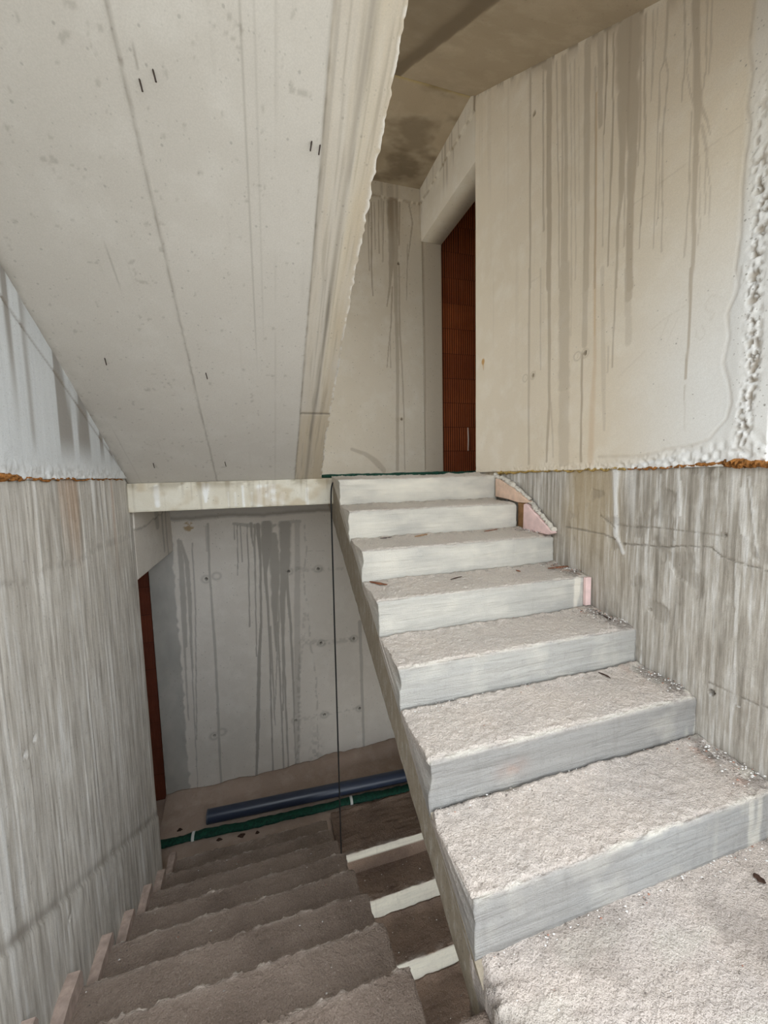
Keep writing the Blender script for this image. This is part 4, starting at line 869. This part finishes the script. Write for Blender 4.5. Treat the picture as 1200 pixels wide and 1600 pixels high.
# --- hanging cable
c1 = [(1.02, 2.80, ZLAND + .006), (.80, 2.765, ZLAND + .005), (.62, 2.74, ZLAND + .010), (.53, 2.705, ZLAND + .006), (.475, 2.675, -.022), (.447, 2.667, -.055), (.4385, 2.665, -.12), (.4365, 2.665, -.25), (.434, 2.665, -.6), (.4290, 2.665, -1.2), (.425, 2.665, -1.9), (.421, 2.666, -2.5), (.4195, 2.667, -2.75), (.419, 2.668, -3.03)]
cv = bpy.data.curves.new('black_cable', 'CURVE'); cv.dimensions = '3D'; sp = cv.splines.new('NURBS'); sp.points.add(len(c1) - 1)
for i, q in enumerate(c1): sp.points[i].co = (*q, 1)
sp.use_endpoint_u = True; sp.order_u = 3; cv.bevel_depth = .0052; cv.bevel_resolution = 3; cv.materials.append(M_cable); cv.resolution_u = 8
tmp = bpy.data.objects.new('tmp', cv); col.objects.link(tmp)
dg = bpy.context.evaluated_depsgraph_get(); me = bpy.data.meshes.new_from_object(tmp.evaluated_get(dg))
bpy.data.objects.remove(tmp)
cable = bpy.data.objects.new('black_cable', me); col.objects.link(cable); me.materials.clear(); me.materials.append(M_cable)
for p_ in me.polygons: p_.use_smooth = True
tag(cable, 'thin black cable hanging from the upper landing down the stairwell gap', 'cable')

# --- insulation offcuts wedged between the upper steps and the right wall
def offcut(name, poly, x0, x1, mat, label, cat='insulation', group='insulation offcuts by the right wall'):
    c = np.mean(poly, axis=0)
    o = prism(name, poly, 0, x0, x1, mat, origin=(x1, c[0], min(p[1] for p in poly)))
    bv = o.modifiers.new('bevel', 'BEVEL'); bv.width = .004; bv.segments = 2
    return tag(o, label, cat, group)
offcut('insulation_offcut', [(2.44, -.045), (2.40, -.050), (2.24, -.110), (2.075, -.185), (2.10, -.196), (2.19, -.197), (2.30, -.182), (2.44, -.172)], 1.553, XR - .014, M_salm, 'salmon insulation offcut on the second step beside the right wall')
offcut('insulation_offcut', [(2.125, -.205), (2.105, -.198), (2.00, -.265), (1.862, -.352), (1.90, -.366), (2.13, -.366)], 1.553, XR - .014, M_pink, 'pink triangular insulation offcut on the third step beside the right wall')
offcut('insulation_offcut', [(2.20, -.198), (2.135, -.198), (2.135, -.366), (2.20, -.366)], 1.565, XR - .014, M_brwn, 'brown insulation strip standing behind the pink triangular offcut')
o = prism('insulation_offcut', [(1.905 - T + .002, ZL - 3 * RI - .01), (1.905 - T + .002, ZL - 3 * RI - .155), (1.895 - T - .004, ZL - 3 * RI - .155), (1.895 - T - .004, ZL - 3 * RI - .01)], 0, XR - .045, XR - .012, M_pink, origin=(XR - .03, 1.62, ZL - 4 * RI + .02))
tag(o, 'small pink insulation strip set in the right end of the fourth riser', 'insulation', 'insulation offcuts by the right wall')

# mortar crust along the sloping top of the offcuts
def crust(name, pts, rad, mat, label, cat, seed, seg=9, squash=.7, n=120, lump=.75, group=None):
    pts = np.asarray(pts, float); u = np.linspace(0, len(pts) - 1, n); i = np.clip(u.astype(int), 0, len(pts) - 2); f = (u - i)[:, None]
    p = pts[i] * (1 - f) + pts[i + 1] * f
    rr = np.interp(u, np.arange(len(pts)), rad) * (.5 + 1.1 * fbm(u * 9, u * 0, 3, seed))
    p = p + np.stack([0 * u, (vn(u * 11, u * 0, seed + 3) - .5) * .01, (vn(u * 13, u * 0, seed + 4) - .5) * .012], 1)
    o = tube(name, p, rr, mat, None, seg, squash=squash, lump=lump, seed=seed, origin=p[0])
    return tag(o, label, cat, group)
crust('mortar_crust', [(1.578, 2.47, -.022), (1.580, 2.35, -.058), (1.580, 2.22, -.112), (1.578, 2.10, -.176), (1.578, 2.0, -.250), (1.578, 1.875, -.338)], [.018, .016, .014, .014, .016, .015], M_white, 'white mortar crust sloping down along the insulation offcuts', 'mortar', 51, n=150)

# expanding foam in the pour joints
crust('foam_bead', [(XR - .008, .80, .010), (XR - .010, .93, .004), (XR - .012, .98, .010), (XR - .010, 1.03, .008), (XR - .006, 1.2, .006), (XR - .006, 1.42, .000)], [.011, .015, .017, .010, .006, .006], M_foamo, 'orange expanding foam squeezed from the joint at the right edge of the right wall', 'foam', 61, n=220, group='foam in the wall joints')
crust('foam_bead', [(XR - .004, 1.44, .0), (XR - .004, 1.8, -.002), (XR - .004, 2.2, -.004), (XR - .006, 2.48, -.010)], [.008, .007, .008, .011], M_foamy, 'thin yellowed foam line in the right wall joint above the offcuts', 'foam', 63, n=260, group='foam in the wall joints')
crust('foam_bead', [(XW + .010, 1.42, .022), (XW + .012, 1.53, .020), (XW + .008, 1.62, .012), (XW + .008, 1.9, .010), (XW + .006, 2.3, .010), (XW + .005, 2.62, .008)], [.008, .012, .005, .005, .004, .0035], M_foamo, 'orange expanding foam in the joint of the left wall', 'foam', 65, n=260, group='foam in the wall joints')

# --- foam strips along the left wall beside the descending steps
names = {1: 'first', 2: 'second', 3: 'third', 4: 'fourth', 5: 'fifth', 6: 'sixth', 7: 'seventh'}
for j in range(1, 8):
    y1 = DY + j * T; z1 = DZ - j * RI
    a = rs.uniform(-.004, .004); hgt = rs.uniform(.045, .085)
    ya = y1 - T + .04 + rs.uniform(0, .05); yb = y1 + rs.uniform(-.03, .015)
    poly = [(ya, z1 - .008), (ya + .01, z1 + hgt * .6), ((ya + yb) / 2, z1 + hgt * .95), (yb - .01, z1 + hgt), (yb, z1 + hgt * .7), (yb, z1 - .008)]
    o = prism('foam_strip', poly, 0, XW + .004, XW + .048 + a * 2, M_strip, origin=(XW + .018, (ya + yb) / 2, z1))
    tag(o, 'dusty foam strip against the left wall, %s step down from the camera' % names[j], 'foam strip', 'foam strips beside the descending steps')

# --- chips, twigs and leaves on the pale steps
def tread_z(kk): return ZL - kk * RI
def sliver(name, c, length, width, ang, thick, mat, label, cat, bend=.0, group='wood scraps on the pale steps', taper=.4):
    c = np.array(c, float); dv = np.array([math.cos(ang), math.sin(ang), 0]); pv = np.array([-dv[1], dv[0], 0])
    n = 9; u = np.linspace(-1, 1, n); V = []
    for a in u:
        w = width / 2 * (1 - (1 - taper) * abs(a) ** 2.2) * (1 + .25 * math.sin(7 * a + c[0] * 50)); h = thick * (1 - .4 * a * a)
        p = c + dv * a * length / 2 + pv * bend * (1 - a * a) + np.array([0, 0, .003 + .004 * a * a * .4])
        V += [p - pv * w, p + pv * w, p + pv * w * .7 + [0, 0, h], p - pv * w * .7 + [0, 0, h]]
    q = [(i * 4 + k, i * 4 + (k + 1) % 4, i * 4 + 4 + (k + 1) % 4, i * 4 + 4 + k) for i in range(n - 1) for k in range(4)]
    o = mesh_obj(name, np.array(V), np.array(q), mat, None, None, False, extra=[[0, 1, 2, 3], [4 * n - 4, 4 * n - 3, 4 * n - 2, 4 * n - 1]], origin=c); fix_normals(o)
    return tag(o, label, cat, group)
SC = [
    ('wood_chip', (0.904, 2.161, -0.363), 0.189, 0.022, 0.523, 0.006, 'wood', 'pale wood chip lying on the third step of the pale flight', 'wood chip', 0),
    ('wood_chip', (0.659, 2.151, -0.363), 0.075, 0.01, 0.203, 0.004, 'dark', 'dark thin splinter left of the pale chip on the third step', 'wood chip', 0),
    ('wood_splinter', (1.387, 2.161, -0.363), 0.24, 0.008, 0.343, 0.006, 'red', 'thin brown splinter along the back of the third step', 'wood chip', 0),
    ('wood_splinter', (0.524, 1.856, -0.538), 0.108, 0.016, -0.941, 0.006, 'red', 'reddish wood splinter at the left end of the fourth step', 'wood chip', 0),
    ('twig', (0.921, 1.8, -0.538), 0.089, 0.006, 0.389, 0.004, 'dark', 'curved dark twig on the fourth step', 'twig', 0.006),
    ('twig', (1.369, 1.305, -0.888), 0.056, 0.007, -1.411, 0.004, 'dark', 'bent dark twig on the sixth step', 'twig', 0.006),
    ('wood_splinter', (1.553, 1.49, -0.713), 0.09, 0.01, -1.738, 0.004, 'dark', 'dark splinter by the right wall on the fifth step', 'wood chip', 0),
    ('wood_splinter', (1.553, 1.795, -0.538), 0.16, 0.016, -0.003, 0.006, 'red', 'brown splinter at the right end of the fourth step', 'wood chip', 0),
    ('brick_chip', (1.553, 1.06, -1.063), 0.033, 0.03, -1.729, 0.006, 'red', 'red brick chip by the right wall on the seventh step', 'brick chip', 0),
    ('dead_leaf', (1.369, 0.723, -1.238), 0.031, 0.022, -1.672, 0.004, 'dark', 'brown dead leaf on the lowest visible step near the right wall', 'leaf', 0),
    ('wood_splinter', (1.294, 1.811, -0.538), 0.033, 0.006, -1.421, 0.006, 'red', 'tiny red splinter on the tread of the fourth step', 'wood chip', 0)]
for (nm, c, ln, wd, ang, th, mt, lb, ct, bend) in SC:
    sliver(nm, c, ln, wd, ang, th, {'wood': M_wood, 'dark': M_wdark, 'red': M_rwood}[mt], lb, ct, bend)

# dark bits on the lower landing
for (x, y, r_, lb) in ((-.47, 3.22, .018, 'dark dirt clump at the edge of the lower landing, left one'), (-.30, 3.20, .026, 'largest dark dirt clump below the pipe on the lower landing'), (-.18, 3.19, .016, 'dark dirt clump at the edge of the lower landing, right one'), (-.79, 3.42, .016, 'small dark clump on the lower landing near the left wall')):
    th = np.linspace(0, 2 * np.pi, 11)[:-1]
    rr = r_ * (.7 + .6 * rs.rand(10))
    V = [(x + a * math.cos(q) * 1.3, y + a * math.sin(q) * .8, ZLOW - .003) for a, q in zip(rr, th)] + [(x + .5 * a * math.cos(q), y + .4 * a * math.sin(q), ZLOW + .014) for a, q in zip(rr, th)]
    q = [(i, (i + 1) % 10, 10 + (i + 1) % 10, 10 + i) for i in range(10)]
    o = mesh_obj('dirt_clump', V, np.array(q), M_wdark, None, None, False, extra=[list(range(10, 20)), list(range(9, -1, -1))], origin=(x, y, ZLOW)); fix_normals(o)
    tag(o, lb, 'dirt clump', 'dirt clumps on the lower landing')

# grit scattered over the steps: one uncountable scatter
k = NT('loose_grit')
r, g, b, a = k.mask()
c = k.mix(g, lin(150, 142, 134), lin(228, 224, 218)); c = k.mix(b, c, lin(160, 104, 78)); c = k.mix(r, c, lin(84, 74, 66))
k.l.new(c, k.b.inputs['Base Color']); k.b.inputs['Roughness'].default_value = .9
M_grit = k.m
oct_v = np.array([(1, 0, 0), (-1, 0, 0), (0, 1, 0), (0, -1, 0), (0, 0, 1), (0, 0, -.6)], float)
oct_f = [(0, 2, 4), (2, 1, 4), (1, 3, 4), (3, 0, 4), (2, 0, 5), (1, 2, 5), (3, 1, 5), (0, 3, 5)]
VV, FF, MM = [], [], []
def stone(p, r):
    b0 = len(VV)
    a = rs.rand() * 6.28; ca, sa = math.cos(a), math.sin(a)
    col_ = np.zeros(4); q = rs.rand()
    col_[0] = .8 * (q < .22); col_[1] = .9 * (q > .6); col_[2] = .8 * (.22 < q < .30)
    for v in oct_v * rs.uniform(.6, 1.2, (6, 3)):
        VV.append((p[0] + r * (ca * v[0] - sa * v[1]) * 1.3, p[1] + r * (sa * v[0] + ca * v[1]), p[2] + r * v[2] * .7)); MM.append(col_)
    for f in oct_f: FF.append(tuple(b0 + i for i in f))
for kk in range(2, 8):
    y_n, z_n = Y0 - kk * T, tread_z(kk)
    for _ in range(170):      # along the wall
        stone((XR - abs(rs.normal(0, .055)) - .008, y_n + rs.uniform(.03, T - .01), z_n + .008), rs.uniform(.0016, .0050))
    for _ in range(120):      # against the riser above
        stone((rs.uniform(XL + .03, XR - .02), y_n + T - abs(rs.normal(0, .018)) - .004, z_n + .006), rs.uniform(.0012, .0038))
    for _ in range(60):
        stone((rs.uniform(XL + .02, XR - .02), y_n + rs.uniform(.02, T), z_n + .002), rs.uniform(.001, .0026))
for j in range(1, 8):
    for _ in range(25):
        stone((rs.uniform(XW + .05, DX - .02), DY + j * T - rs.uniform(.03, T), DZ - j * RI + .002), rs.uniform(.0015, .004))
for j in range(1, 4):
    for _ in range(40):
        stone((rs.uniform(XL + .02, 1.3), 2.845 - .303 * j + rs.uniform(.02, .28), ZLOW - RI * j + .002), rs.uniform(.0018, .005))
me = bpy.data.meshes.new('grit_debris'); me.from_pydata(VV, [], FF); at = me.attributes.new('mask', 'FLOAT_COLOR', 'POINT')
at.data.foreach_set('color', np.array(MM, np.float32).ravel()); me.materials.append(M_grit)
gd = bpy.data.objects.new('grit_debris', me); col.objects.link(gd)
tag(gd, 'loose grit and mortar crumbs scattered on the concrete steps', 'debris', None, 'stuff')
